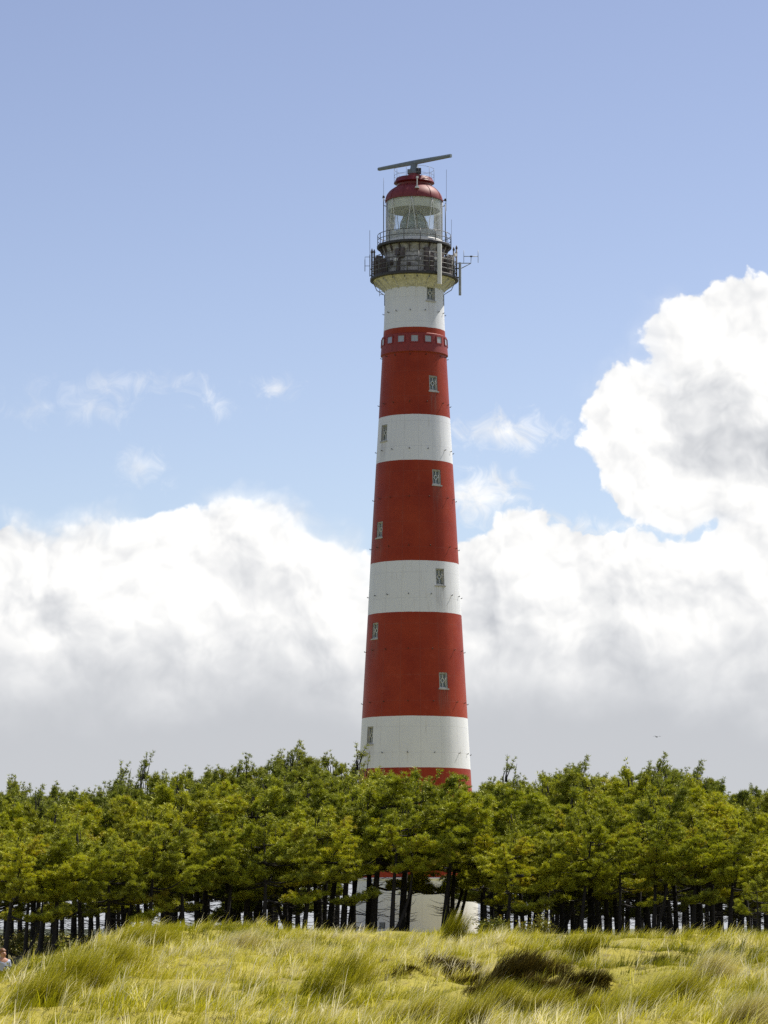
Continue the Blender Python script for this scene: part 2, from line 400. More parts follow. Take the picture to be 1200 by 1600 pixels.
def ground_mat():
    m = bpy.data.materials.new('dune_soil'); m.use_nodes = True; q = G(m.node_tree); p = q.n['Principled BSDF']
    t = q.new('ShaderNodeNewGeometry').outputs['Position']
    a = q.noise(t, 0.45, 5, 0.6); b_ = q.noise(t, 3.0, 6, 0.65); c_ = q.noise(t, 14, 4, 0.6)
    c = q.mix(q.ss(a, 0.38, 0.62), (0.25, 0.22, 0.006), (0.33, 0.28, 0.03))
    c = q.mix(q.ss(b_, 0.50, 0.66, 0, 0.85), c, (0.13, 0.10, 0.018))
    c = q.mix(q.ss(c_, 0.55, 0.75, 0, 0.6), c, (0.35, 0.30, 0.14))
    gx_, gy_, gz_ = q.sep(t)
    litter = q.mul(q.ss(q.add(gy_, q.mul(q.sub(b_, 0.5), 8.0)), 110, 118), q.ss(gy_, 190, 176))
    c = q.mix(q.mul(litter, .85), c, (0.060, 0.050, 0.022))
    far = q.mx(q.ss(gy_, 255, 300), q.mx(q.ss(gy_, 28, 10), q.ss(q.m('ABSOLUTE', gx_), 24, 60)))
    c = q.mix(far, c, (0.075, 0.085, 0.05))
    q.put(p.inputs['Base Color'], c); p.inputs['Roughness'].default_value = 0.95
    bp = q.new('ShaderNodeBump'); bp.inputs['Strength'].default_value = 0.8; bp.inputs['Distance'].default_value = 0.06
    q.put(bp.inputs['Height'], q.add(b_, q.mul(c_, 0.5))); q.l.new(bp.outputs[0], p.inputs['Normal'])
    return m
M['ground'] = ground_mat()
# ------------------------------------------------------------------ ground
def sstep(a, b, x):
    t = np.clip((np.asarray(x, float) - a) / (b - a), 0, 1); return t * t * (3 - 2 * t)
def vnoise(x, y, s, seed=0):
    """cheap smooth value noise, vectorised"""
    x = np.asarray(x, float) * s + seed * 17.3; y = np.asarray(y, float) * s + seed * 9.1
    xi, yi = np.floor(x), np.floor(y); fx, fy = x - xi, y - yi
    fx, fy = fx * fx * (3 - 2 * fx), fy * fy * (3 - 2 * fy)
    def h(i, j):
        n = np.sin(i * 127.1 + j * 311.7 + seed * 74.7) * 43758.5453
        return n - np.floor(n)
    return (h(xi, yi) * (1 - fx) + h(xi + 1, yi) * fx) * (1 - fy) + (h(xi, yi + 1) * (1 - fx) + h(xi + 1, yi + 1) * fx) * fy
def height(x, y):
    x = np.asarray(x, float); y = np.asarray(y, float)
    b = np.interp(y, [-50, 0, 30, 44, 52, 60, 68, 76, 84, 92, 104, 125, 240, 400, 3000], [0, 0, .05, .30, .46, .66, .92, 1.16, 1.30, 1.32, 1.22, 1.14, 1.15, .6, -2])
    b = b + 0.34 * np.exp(-((x + 4.6) / 2.6) ** 2 - ((y - 82) / 9) ** 2)          # hump left of the middle
    b = b - 1.0 * sstep(-5.4, -10.6, x) * sstep(50, 68, y) * (1 - 0.35 * sstep(108, 122, y)) * (1 - sstep(135, 160, y))
    b = b - 0.9 * sstep(-9.2, -10.6, x) * sstep(83, 88, y) * (1 - sstep(103, 111, y))     # sunk path at the left
    hol = np.exp(-((x - 2.0) / 4.0) ** 4 - ((y - 61) / 6.0) ** 4)
    b = b + hol * ((vnoise(x, y, 2.0, 12) - .5) * .20 + (vnoise(x, y, 4.3, 13) - .5) * .12)
    # hollow with a broken edge right of the middle
    sc_ = sstep(66.0, 64.6, y + 0.8 * np.sin(x * 1.3) + 0.5 * np.sin(x * 3.1)) * sstep(52, 58, y)
    b = b - 0.22 * sc_ * sstep(-1.2, .2, x) * (1 - sstep(4.6, 6.2, x))
    sc2 = sstep(62.3, 61.9, y + .5 * np.sin(x * 2.3 + 1) + .3 * np.sin(x * 5.1)) * sstep(57.5, 60.5, y)
    b = b - 0.50 * sc2 * sstep(1.2, 1.9, x) * (1 - sstep(4.0, 4.6, x))
    near = sstep(20, 40, y) * (1 - sstep(130, 200, y))
    b = b + near * ((vnoise(x, y, .35, 1) - .5) * .34 + (vnoise(x, y, .9, 2) - .5) * .36 + (vnoise(x, y, 2.2, 3) - .5) * .17)
    return b
def H(x, y): return float(height(x, y))

def axis(parts):
    out = []
    for a, b, n in parts: out += list(np.linspace(a, b, n, endpoint=False))
    return np.array(out + [parts[-1][1]])
gx = axis([(-6000, -200, 8), (-200, -24, 16), (-24, 24, 160), (24, 200, 16), (200, 6000, 8)])
gy = axis([(-400, 30, 14), (30, 104, 190), (104, 260, 60), (260, 12000, 24)])
XX, YY = np.meshgrid(gx, gy); ZZ = height(XX, YY)
nx, ny = len(gx), len(gy)
idx = (np.arange(ny - 1)[:, None] * nx + np.arange(nx - 1)[None, :]).ravel()
fl = np.stack([idx, idx + 1, idx + nx + 1, idx + nx], 1).ravel()
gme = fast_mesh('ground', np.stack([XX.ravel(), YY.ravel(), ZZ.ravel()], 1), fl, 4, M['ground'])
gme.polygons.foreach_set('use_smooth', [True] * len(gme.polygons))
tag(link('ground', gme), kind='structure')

# ------------------------------------------------------------------ lighthouse
TY = 240.0; TX = at(647.7, 800, TY).x; TZ = H(TX, TY)
def tz(py): return at(647.7, py, TY).z - TZ
def tr(rpx, py): return rpx * mpp(py, TY)
prof_px = [(1457, 99.5), (1440, 99), (1374, 97.2), (1203, 87.2), (1123, 82.6), (963, 73.3), (884, 69.2), (805, 64.7), (727, 60.1), (650, 55.6), (580, 51.6), (513, 47.6), (482, 46.5), (456, 46.4), (388, 46.2)]
PZ = [0.0] + [tz(p) for p, r in prof_px]; PR = [tr(99.8, 1457)] + [tr(r, p) for p, r in prof_px]
def RR(z): return float(np.interp(z, PZ, PR))
bands = [(tz(1374), tz(1203)), (tz(1123.5), tz(962.5)), (tz(883), tz(726.5)), (tz(655.5), tz(519))]
LH = empty('lighthouse', (TX, TY, TZ))
tag(LH, 'tall round lighthouse with rust red and white bands behind the pines', 'lighthouse')
def cp(a, r, z): return Vector((r * math.sin(a), -r * math.cos(a), z))    # a = 0 faces the camera, positive to the right
A1, A2 = R_(33.5), R_(-56.0)
wins = [(A1, 465, 24), (A1, 606, 24), (A2, 681, 25.5), (A1, 752.5, 24), (A2, 832, 24.5), (A1, 907.5, 26), (A2, 989, 24.5), (A1, 1068, 24.5), (A2, 1151.5, 27)]
WHW = 0.37
wz = []
for (a, py, hpx) in wins:
    zc = tz(py); hh = hpx * mpp(py, TY) / 2; wz.append((a, zc - hh, zc + hh))
M['tower'] = tower_mat(bands, [(a, z0) for a, z0, z1 in wz])
# shaft: warped lathe with real openings
def build_shaft():
    zs = set([0.0, tz(430)])
    for _, a, b in wz: zs.add(a); zs.add(b)
    for z0 in np.arange(0.9, tz(432), 0.94): zs.add(float(z0))
    zs = sorted(zs); keep = [zs[0]]
    fixed = set(z for w_ in wz for z in w_[1:])
    for z in zs[1:]:
        if z - keep[-1] < 0.12 and z not in fixed: continue
        keep.append(z)
    zs = keep
    NSEG = [10, 44, 10]         # columns: window 2, gap, window 1, long gap
    mb = MB()
    def cols(z):
        hw = WHW / RR(z)
        c = [A2 - hw, A2 + hw]
        c += list(np.linspace(A2 + hw, A1 - hw, 23))[1:-1] + [A1 - hw, A1 + hw]
        c += list(np.linspace(A1 + hw, A2 - hw + 2 * PI, 67))[1:-1]
        return c
    n = len(cols(0)); iw2 = 0; iw1 = 1 + 21 + 1
    for z in zs:
        for a in cols(z): mb.v.append(cp(a, RR(z), z))
    for k in range(len(zs) - 1):
        zc = (zs[k] + zs[k + 1]) / 2
        o2 = any(w_[0] == A2 and w_[1] < zc < w_[2] for w_ in wz); o1 = any(w_[0] == A1 and w_[1] < zc < w_[2] for w_ in wz)
        for j in range(n):
            if (j == iw2 and o2) or (j == iw1 and o1): continue
            j2 = (j + 1) % n
            mb.f.append((k * n + j, k * n + j2, (k + 1) * n + j2, (k + 1) * n + j))
    return mb.build('tower_shaft', M['tower'], LH, smooth=True)
build_shaft()

def cyl_box(mb, az, x0, x1, z0, z1, o0, o1):
    """a bar following the tower wall: tangent span x0..x1, heights z0..z1, outward offsets o0..o1"""
    i = len(mb.v)
    for z in (z0, z1):
        for (x, o) in ((x0, o0), (x1, o0), (x1, o1), (x0, o1)):
            r = RR(z); mb.v.append(cp(az + x / r, r + o, z))
    mb.f += [(i, i + 1, i + 2, i + 3), (i + 7, i + 6, i + 5, i + 4)] + [(i + k, i + 4 + k, i + 4 + (k + 1) % 4, i + (k + 1) % 4) for k in range(4)]
for (az, z0, z1) in wz:
    fr = MB(); W = WHW - 0.004
    cyl_box(fr, az, -W, -W + .06, z0 + .004, z1 - .004, -.30, -.03); cyl_box(fr, az, W - .06, W, z0 + .004, z1 - .004, -.30, -.03)
    cyl_box(fr, az, -W + .06, W - .06, z1 - .064, z1 - .004, -.30, -.032); cyl_box(fr, az, -W + .06, W - .06, z0 + .004, z0 + .064, -.30, -.032)
    fo = fr.build('window', M['reveal'], LH)
    pn = MB(); cyl_box(pn, az, -W + .061, W - .061, z0 + .065, z1 - .065, -.24, -.21); pn.build('pane', M['pane'], fo)
    la = MB(); zc = (z0 + z1) / 2; o = -.16
    def P(x, z, oo=o): r = RR(z); return cp(az + x / r, r + oo, z)
    rc = .15; pts = [P(rc * math.cos(t), zc + rc * math.sin(t)) for t in np.linspace(0, 2 * PI, 17)]
    la.tube(pts, .032, 6, False)
    la.tube([P(0, z0 + .065), P(0, zc - rc)], .03, 6); la.tube([P(0, zc + rc), P(0, z1 - .065)], .03, 6)
    la.tube([P(-W + .061, zc), P(-rc, zc)], .022, 6); la.tube([P(rc, zc), P(W - .061, zc)], .022, 6)
    la.tube([P(-W + .09, z0 + .09), P(-W + .09, z1 - .09)], .026, 6); la.tube([P(W - .09, z0 + .09), P(W - .09, z1 - .09)], .026, 6)
    la.tube([P(-W + .09, z0 + .09), P(W - .09, z0 + .09)], .026, 6); la.tube([P(-W + .09, z1 - .09), P(W - .09, z1 - .09)], .026, 6)
    la.build('lattice', M['frame'], fo, smooth=True)
    si = MB(); cyl_box(si, az, -W - .08, W + .08, z0 - .10, z0 - .002, -.34, .07); si.build('sill', M['reveal'], fo)

# belt of small square windows
bz0, bz1 = tz(557), tz(529)
mb = MB(); mb.lathe([(RR(bz0) - .02, bz0 - .12), (RR(bz0) + .12, bz0), (RR(bz1) + .10, bz1), (RR(bz1) - .02, bz1 + .07)], 96)
mb.build('window_belt', M['belt'], LH, smooth=True, sharp=30)
for k in range(15):
    az = k * 2 * PI / 15; zc = tz(537.5); s = .235
    f_ = MB(); off = .10
    for (x0, x1, z0, z1) in ((-s - .07, -s, zc - s - .07, zc + s + .07), (s, s + .07, zc - s - .07, zc + s + .07), (-s, s, zc + s, zc + s + .07), (-s, s, zc - s - .07, zc - s)):
        cyl_box(f_, az, x0, x1, z0, z1, off - .03, off + .055)
    fo = f_.build('small_window', M['belt'], LH)
    p_ = MB(); cyl_box(p_, az, -s, s, zc - s, zc + s, off - .03, off + .022); p_.build('pane', M['smallpane'], fo)

# climbing hooks in rings
for py in (493, 562, 636, 709, 784, 860, 935, 1020, 1101, 1180):
    z = tz(py)
    for d in (-88, -62, -40, -12, 16, 48, 66, 90):
        a = R_(d + 4); r = RR(z)
        MB().tube([cp(a, r - .02, z), cp(a, r + .10, z + .01), cp(a, r + .13, z + .07)], .028, 5).build('wall_hook', M['dark_metal'], LH)
cyl = MB(); zv = tz(1446); cyl_box(cyl, R_(-31), -.22, .22, zv - .22, zv + .22, -.02, .05)
vf = cyl.build('vent', M['dark_metal'], LH)
v2 = MB()
for q in range(5): cyl_box(v2, R_(-31), -.18, .18, zv - .17 + q * .08, zv - .13 + q * .08, .05, .08)
v2.build('louvre', M['grey_metal'], vf)
mb = MB(); mb.lathe([(RR(0) - .1, -.6), (RR(0) + .18, -.6), (RR(0) + .18, .12), (RR(0) - .1, .16)], 96); mb.build('plinth', mat('dark_plinth', (.10, .06, .05), .9), LH, smooth=True, sharp=30)
rz = tz(1374); mb = MB(); mb.lathe([(RR(rz) - .01, rz - .10), (RR(rz) + .09, rz - .07), (RR(rz) + .09, rz + .03), (RR(rz) - .01, rz + .08)], 96); mb.build('string_course', M['white'], LH, smooth=True, sharp=30)

# galleries
gz = tz(440); gr = tr(69, 440); nr = RR(tz(460))
mb = MB(); mb.lathe([(nr - .05, tz(457)), (nr + .08, tz(455)), (gr - .42, gz - .10), (gr - .25, gz - .005)], 96)
mb.build('gallery_soffit', M['cream'], LH, smooth=True, sharp=40)
mb = MB(); mb.lathe([(nr - .2, gz), (gr - .03, gz), (gr, gz + .03), (gr, gz + .20), (gr - .04, gz + .235), (nr - .2, gz + .235)], 96, closed=True)
mb.build('gallery_floor', M['dark_metal'], LH, smooth=True, sharp=30)
for k in range(20):
    a = (k + .2) * 2 * PI / 20; b = MB()
    n = 7; ws = .045
    for s_ in (-1, 1):
        for t in np.linspace(0, 1, n):
            r = nr + .02 + (gr - .30 - nr) * t
            ztop = gz - .012; zb = tz(456.5) + (gz - .16 - tz(456.5)) * (t ** .75) - .06
            p = cp(a, r, 0); tx = Vector((math.cos(a), math.sin(a), 0)) * ws * s_
            b.v += [Vector((p.x, p.y, zb)) + tx, Vector((p.x, p.y, ztop)) + tx]
    for t in range(n - 1):
        A = 2 * t; B = 2 * n + 2 * t
        b.f += [(A, A + 2, A + 3, A + 1), (B, B + 1, B + 3, B + 2), (A, B, B + 2, A + 2), (A + 1, A + 3, B + 3, B + 1)]
    b.build('bracket', M['cream'], LH)
def railing(name, R, zb, h, nposts, nrails, rad, parent=LH, m=M['rail']):
    mb = MB()
    for k in range(nposts):
        a = (k + .35) * 2 * PI / nposts; mb.tube([cp(a, R, zb), cp(a, R, zb + h)], rad, 6)
    for q in range(nrails): mb.ring(R, zb + h * (q + 1) / nrails - (rad if q == nrails - 1 else 0), rad * .8, 72, 6)
    return mb.build(name, m, parent, smooth=True)
railing('gallery_railing', gr - .09, gz + .236, 1.45, 24, 4, .030)
railing('gallery_railing', gr - .22, gz + .236, 1.10, 16, 3, .022)
# watch room between the galleries
uz = tz(389); ur = tr(58.4, 389)
wr = tr(46.6, 415)
mb = MB(); mb.lathe([(wr, gz + .236), (wr, uz - .42), (wr + .06, uz - .40), (wr + .10, uz - .25), (ur - .35, uz - .01)], 96); mb.build('watch_room', M['rusty'], LH, smooth=True, sharp=30)
mb = MB(); mb.lathe([(1.0, uz), (ur - .03, uz), (ur, uz + .03), (ur, uz + .17), (ur - .03, uz + .20), (1.0, uz + .20)], 96, closed=True)
mb.build('upper_gallery_floor', M['dark_metal'], LH, smooth=True, sharp=30)
for k in range(20):
    a = (k + .5) * 2 * PI / 20
    b = MB(); t = Vector((math.cos(a), math.sin(a), 0)) * .035
    p0, p1, p2 = cp(a, wr + .10, uz - .62), cp(a, ur - .12, uz - .012), cp(a, wr + .10, uz - .012)
    b.v += [p0 - t, p1 - t, p2 - t, p0 + t, p1 + t, p2 + t]; b.f += [(0, 1, 2), (5, 4, 3), (0, 3, 4, 1), (1, 4, 5, 2), (2, 5, 3, 0)]
    b.build('upper_bracket', M['cab'], LH)
railing('upper_railing', ur - .06, uz + .201, tz(368) - uz - .2, 14, 2, .032)
# equipment on the lower gallery: (azimuth, width, height, depth, lift, material)
fz = gz + .237
eq = [(-78, .75, 1.55, .5, 0, 'cab'), (-63, .5, 1.2, .5, 0, 'cab'), (-31, .42, .50, .3, 1.35, 'cab'), (-31, .26, 1.2, .2, 0, 'cab'), (-22, .3, .75, .25, 1.15, 'cab'), (-48, .3, .35, .2, .7, 'cab'),
      (-10, .22, .3, .12, .5, 'cab'), (6, .2, .25, .12, .9, 'cabg'), (22, .36, 1.9, .3, 0, 'cab'), (31, .40, 1.55, .3, 0, 'cab'), (54, .42, 1.85, .35, .1, 'cab'), (64, .42, 1.4, .4, 0, 'cab'), (75, .55, 1.55, .45, 0, 'cabg'), (90, .5, 1.75, .5, 0, 'cab'), (104, .6, 1.3, .5, 0, 'cabg')]
for (d, wd, h, dp, lift, mk) in eq:
    a = R_(d); r = (wr + .02 + dp / 2) if abs(d) < 60 else (gr - .36 - dp / 2)
    Mx = Matrix.Rotation(a, 3, 'Z'); c = cp(a, r, fz + lift + h / 2 + .002)
    b = MB().box(c, (wd, dp, h), Mx); cab = b.build('equipment_cabinet', M[mk], LH)
    bv = cab.modifiers.new('bevel', 'BEVEL'); bv.width = .03; bv.segments = 2
    dr = MB(); f = c + Mx @ Vector((0, -dp / 2 - .012, 0)); dr.box(f, (wd * .8, .022, h * .85), Mx); dr.box(f + Mx @ Vector((wd * .28, -.03, 0)), (.04, .035, .14), Mx); dr.build('cabinet_door', M[mk], cab)
def floodlight(d, r, z):
    a = R_(d); c = cp(a, r, z); o = cp(a, 1, 0)
    m1 = MB(); m1.tube([c - o * .05, c + o * .05, c + o * .16], [.05, .11, .13], 12); l = m1.build('floodlight', M['white'], LH, smooth=True, sharp=40)
    MB().tube([c - o * .05, c - o * .05 + Vector((0, 0, -.25))], .025, 6).build('lamp_arm', M['dark_metal'], l)
floodlight(-29, wr + .45, fz + .95); floodlight(33, wr + .50, fz + 1.05); floodlight(72, gr - .2, fz + 1.6)
for d, h in ((67, 1.9), (83, 2.2), (96, 2.0), (-70, 1.75), (-86, 1.9), (-96, 2.1)):
    a = R_(d); MB().tube([cp(a, gr - .12, fz), cp(a, gr - .12, fz + h)], .06, 8).tube([cp(a, gr - .12, fz + h), cp(a, gr - .12, fz + h + .25)], [.10, .02], 8).build('antenna_post', M['cab'], LH, smooth=True)
# cables looped under the gallery
for d in (-83, 79):
    a = R_(d); pts = [cp(a, gr - .1, gz), cp(a, gr - .35, gz - .45), cp(a, nr + .6, gz - .75), cp(a, nr + .25, gz - .95), cp(a, nr + .02, gz - 1.1), cp(a + .02, nr + .02, gz - 1.9)]
    MB().tube(pts, .03, 6).build('cable', M['rail'], LH, smooth=True)

# vertical ducts at the right front
def wall_pole(name, px, py0, py1, rad, r, mk):
    zm = tz((py0 + py1) / 2); a = math.asin(max(-1, min(1, (px - 647.7) * mpp((py0 + py1) / 2, TY) / r)))
    o = MB().tube([cp(a, r, tz(py1)), cp(a, r, tz(py0))], rad, 12).build(name, M[mk], LH, smooth=True, sharp=50)
    return o, a
duct, a = wall_pole('cable_duct', 686, 394, 456.5, .165, gr + .20, 'white')
for py in (402, 428): MB().box(cp(a, gr + .02, tz(py)), (.3, .2, .07), Matrix.Rotation(a, 3, 'Z')).build('bracket_clamp', M['dark_metal'], duct)
pole, a = wall_pole('panel_antenna', 718.6, 415, 466, .10, gr + .28, 'grey_metal')
for py in (424, 438): MB().box(cp(a, gr + .12, tz(py)), (.14, .30, .06), Matrix.Rotation(a, 3, 'Z')).build('bracket_clamp', M['dark_metal'], pole)
# folded dipole on an arm, right; bracket antenna, left (built in the plane facing the camera through the axis)
def fp(px, py, dy=0.0): p = at(px, py, TY); return Vector((p.x - TX, dy, p.z - TZ))
t = .028
dip = MB().tube([fp(714, 411.3), fp(735.7, 411.3), fp(736.2, 400.5)], .035, 6).tube([fp(719.5, 420), fp(735.5, 411.6)], .032, 6).build('dipole_arm', M['grey_metal'], LH, smooth=True)
MB().tube([fp(724.3, 400.6), fp(747, 400.6)], t, 6).tube([fp(724.7, 391), fp(724.7, 410.5)], t * .8, 6).tube([fp(747, 391), fp(747, 410.5)], t * .8, 6).build('dipole', M['grey_metal'], dip, smooth=True)
MB().tube([fp(734.5, 400.6), fp(738, 400.6)], .06, 8).build('junction_box', M['dark_metal'], dip)
wh = MB().tube([fp(577.9, 432), fp(577.9, 398)], .035, 6).tube([fp(577.9, 398), fp(577.7, 360)], .016, 5).build('whip_antenna', M['rail'], LH)
MB().tube([fp(577.9, 401.5), fp(570.3, 401.5), fp(570.3, 406)], .02, 5).tube([fp(577.9, 415.5), fp(570.3, 415.5)], .02, 5).tube([fp(570.2, 406), fp(570.2, 424)], .028, 6).build('side_dipole', M['rail'], wh)
MB().tube([fp(578.5, 420), fp(583, 424)], .03, 5).tube([fp(578.5, 430), fp(583, 433)], .03, 5).build('mount', M['rail'], wh)
MB().tube([fp(593, 452), fp(593, 463)], .018, 5).tube([fp(593, 455), fp(599, 456.5)], .018, 5).tube([fp(593, 460), fp(599, 460.5)], .018, 5).build('small_antenna', M['rail'], LH)

# lantern
lz0 = uz + .20; lz1 = tz(314.5); lr = tr(43.6, 345)
mb = MB(); mb.lathe([(lr + .06, lz0), (lr + .06, lz0 + .30), (lr + .02, lz0 + .34), (lr - .10, lz0 + .34), (lr - .10, lz0)], 72, closed=True); mb.build('lantern_curb', M['white'], LH, smooth=True, sharp=30)
mb = MB(); mb.lathe([(lr, lz0 + .341), (lr, lz1 - .02)], 72)
glass = mb.build('lantern_glazing', M['glass'], LH, smooth=True)
za, zb = lz0 + .345, lz1 - .02
for k in range(16):                              # slanting glazing bars, alternately left and right
    a0 = (k + .25) * 2 * PI / 16; s_ = 1 if k % 2 else -1; bb = MB()
    pts = [cp(a0 + s_ * t_ * .5 * 2 * PI / 16, lr + .02, za + (zb - za) * t_) for t_ in np.linspace(0, 1, 6)]
    bb.tube(pts, .026, 6).build('glazing_bar', M['white'], glass, smooth=True)
mb = MB(); mb.lathe([(lr - .02, lz1 + .02), (lr - .12, lz1 - .01), (lr - .14, lz1 - .75), (lr - .18, lz1 - .75), (lr - .2, lz1 + .1), (.05, lz1 + .55)], 72); mb.build('lantern_ceiling', M['ceil'], LH, smooth=True, sharp=40)
mb = MB(); mb.lathe([(.05, lz0 + .003), (lr - .14, lz0 + .004), (lr - .13, lz0 + .95), (lr - .17, lz0 + .95), (lr - .18, lz0 + .01)], 72); mb.build('lantern_parapet', M['white'], LH, smooth=True, sharp=40)
# beehive lens with prism rings
Lz0, Lzm, Lz1 = lz0 + .30, tz(360), tz(329.5); Lr = tr(22, 360); prof = []
for t_ in np.linspace(0, 1, 57):
    z = Lz0 + (Lz1 - Lz0) * t_
    e = (z - Lzm) / ((Lz1 - Lzm) if z > Lzm else (Lzm - Lz0) * 1.9)
    r = Lr * math.sqrt(max(0.0, 1 - abs(e) ** 2.1)); prof.append((max(.12, r) - (.035 if int(t_ * 56) % 2 else 0), z))
lens = MB().lathe(prof + [(.02, Lz1 + .01)], 48).build('lantern_lens', M['lens'], LH, smooth=True, sharp=25)
for k in range(8):
    a = k * PI / 4 + .2; pts = [cp(a, r + .03, z) for r, z in prof[::4]]
    MB().tube(pts, .03, 6).build('lens_rib', mat('brass_rib', (.35, .28, .12), .35, .8) if k == 0 else bpy.data.materials['brass_rib'], lens, smooth=True)
mb = MB(); mb.lathe([(Lr * .62, lz0 + .01), (Lr * .62, Lz0 + .02), (Lr * .9, Lz0 + .05), (.1, Lz0 + .06)], 40); mb.build('lens_table', M['white'], lens, smooth=True, sharp=30)

# dome, cornice, radar
dz1 = tz(291.5); dr1 = tr(25.5, 291.5); dr0 = tr(44.4, 314.5)
prof = [(lr - .05, lz1 - .06), (dr0 + .05, lz1 - .06), (dr0 + .05, lz1 + .02)]
for t_ in np.linspace(0, 1, 16):
    z = lz1 + .02 + (dz1 - lz1 - .02) * t_; k = (1 - (t_ * .82) ** 2.0) ** .5; k1 = (1 - .82 ** 2) ** .5
    prof.append((dr1 + (dr0 - dr1) * (k - k1) / (1 - k1), z))
dome = MB().lathe(prof, 72).build('dome', M['red'], LH, smooth=True, sharp=35)
for k in range(12):
    a = k * PI / 6 + .1; MB().tube([cp(a, r + .012, z) for r, z in prof[3:]], .022, 5).build('dome_rib', M['red'], dome, smooth=True)
c0, c1, c2 = tz(292.3), tz(286.7), tz(279.5); cr = tr(31.8, 286)
mb = MB(); mb.lathe([(.1, c0), (dr1 + .02, c0), (cr - .25, c1 - .10), (cr, c1), (cr - .05, c1 + .10), (dr1 + .12, c2), (.1, c2 + .02)], 64); mb.build('cornice', M['darkred'], LH, smooth=True, sharp=25)
hub = MB().lathe([(.1, c2), (tr(10, 276), c2 + .012), (tr(9.2, 272), tz(273.5)), (tr(9.6, 270), tz(272)), (.1, tz(271.5))], 32).build('roof_hub', M['darkred'], LH, smooth=True, sharp=30)
railing('roof_railing', cr - .03, c1 + .05, tz(265) - c1 - .05, 10, 2, .014)
# little vent lamp on the dome front
vl = cp(R_(6), dr0 * .93, tz(303)); MB().tube([vl, vl + Vector((0, 0, .14)), vl + Vector((0, 0, .15)), vl + Vector((0, 0, .75))], [.17, .15, .045, .035], 10).tube([vl + Vector((0, 0, .75)), vl + Vector((0, 0, .9))], .08, 8).build('roof_light', M['white'], LH, smooth=True, sharp=30)
rz0, rz1 = tz(272.5), tz(257)
ped = MB().lathe([(tr(9.5, 272), rz0), (tr(8.5, 268), rz0 + .25), (tr(6, 262), (rz0 + rz1) / 2 + .1), (tr(5.2, 258), rz1), (.05, rz1 + .02)], 20).build('radar_pedestal', M['radar'], LH, smooth=True, sharp=30)
MB().box((.35, -.32, rz0 + .18), (.35, .3, .42)).build('motor_box', M['dark_metal'], ped)
MB().box((-.36, -.2, rz0 + .16), (.3, .34, .32)).build('gear_box', M['radar'], ped)
# scanner: tilted as in the photo, swept towards the camera on its right end
p0, p1 = fp(592.2, 263.2), fp(704.5, 242.6)
tl = (p1 - p0); Lh = abs(tl.x); dyy = 4.4                       # the bar is level: its slope in the picture comes from its turn
mid = Vector((.02, 0, rz1 + .16)); half = Vector((Lh / 2, -dyy / 2, 0))
def scanner_dir():
    # level bar whose ends project to the measured rows
    best = None
    for dy in np.linspace(-8, 8, 321):
        h = Vector((Lh / 2, dy, 0)); out = []
        for s_ in (-1, 1):
            q = mid + h * s_ + Vector((TX, TY, TZ - EYE)); 
            dep = q.y * CP + q.z * SP; out.append(800 - FPX * (-q.y * SP + q.z * CP) / dep)
        e = abs((out[0] - out[1]) - 20.6)
        if best is None or e < best[0]: best = (e, dy)
    return Vector((Lh / 2, best[1], 0))
hv = scanner_dir(); tilt = 0.0
if abs(hv.y) > 3.0: hv.y = math.copysign(3.0, hv.y)
# remaining slope is a true tilt of the array
hv.z = ((p1.z - p0.z) / 2) - (-hv.y) * 0.23
d_ = hv.normalized(); sd = d_.cross(Vector((0, 0, 1))).normalized(); upv = sd.cross(d_)
Mx = Matrix((d_, sd, upv)).transposed()
bar = MB(); n_ = 12
for t_ in np.linspace(-1, 1, n_):
    hh_ = .115 + .045 * (1 - abs(t_)) ; 
    for (yy_, zz_) in ((-.13, -.5), (.10, -.5), (.13, .1), (.05, .5), (-.13, .5)):
        bar.v.append(mid + Mx @ Vector((t_ * hv.length, yy_, zz_ * hh_ * 2)))
for k in range(n_ - 1):
    for j in range(5): bar.f.append((k * 5 + j, k * 5 + (j + 1) % 5, (k + 1) * 5 + (j + 1) % 5, (k + 1) * 5 + j))
bar.f += [(4, 3, 2, 1, 0), tuple((n_ - 1) * 5 + j for j in range(5))]
sco = bar.build('radar_scanner', M['radar'], LH)
MB().tube([mid + Vector((0, 0, -.2)), mid + Vector((0, 0, -.05))], [.24, .3], 12).build('turning_head', M['radar'], sco, smooth=True)
# rods beside the lantern
def rod(px, pyb, pyt, pthin, knob):
    b = MB().tube([fp(px, pyb), fp(px, pthin)], .038, 6).tube([fp(px, pthin), fp(px, pyt)], .012, 5); o = b.build('lightning_rod', M['rail'], LH, smooth=True)
    if knob: MB().tube([fp(px, knob + 2), fp(px, knob - 1.5)], [.10, .07], 8).build('knob', M['dark_metal'], o)
    sx = 1 if px < 647 else -1
    for py in (312, 321): MB().tube([fp(px, py), fp(px + sx * 5.5, py + 2)], .03, 5).build('stay', M['rail'], o)
rod(599.4, 381, 278, 305, 307.5); rod(695.9, 381, 310, 318, 312)
MB().tube([fp(697.3, 330), fp(697.6, 265)], .012, 5).build('whip_antenna', M['rail'], LH)
MB().tube([fp(705.3, 388), fp(705.4, 343)], .012, 5).build('whip_antenna', M['rail'], LH)

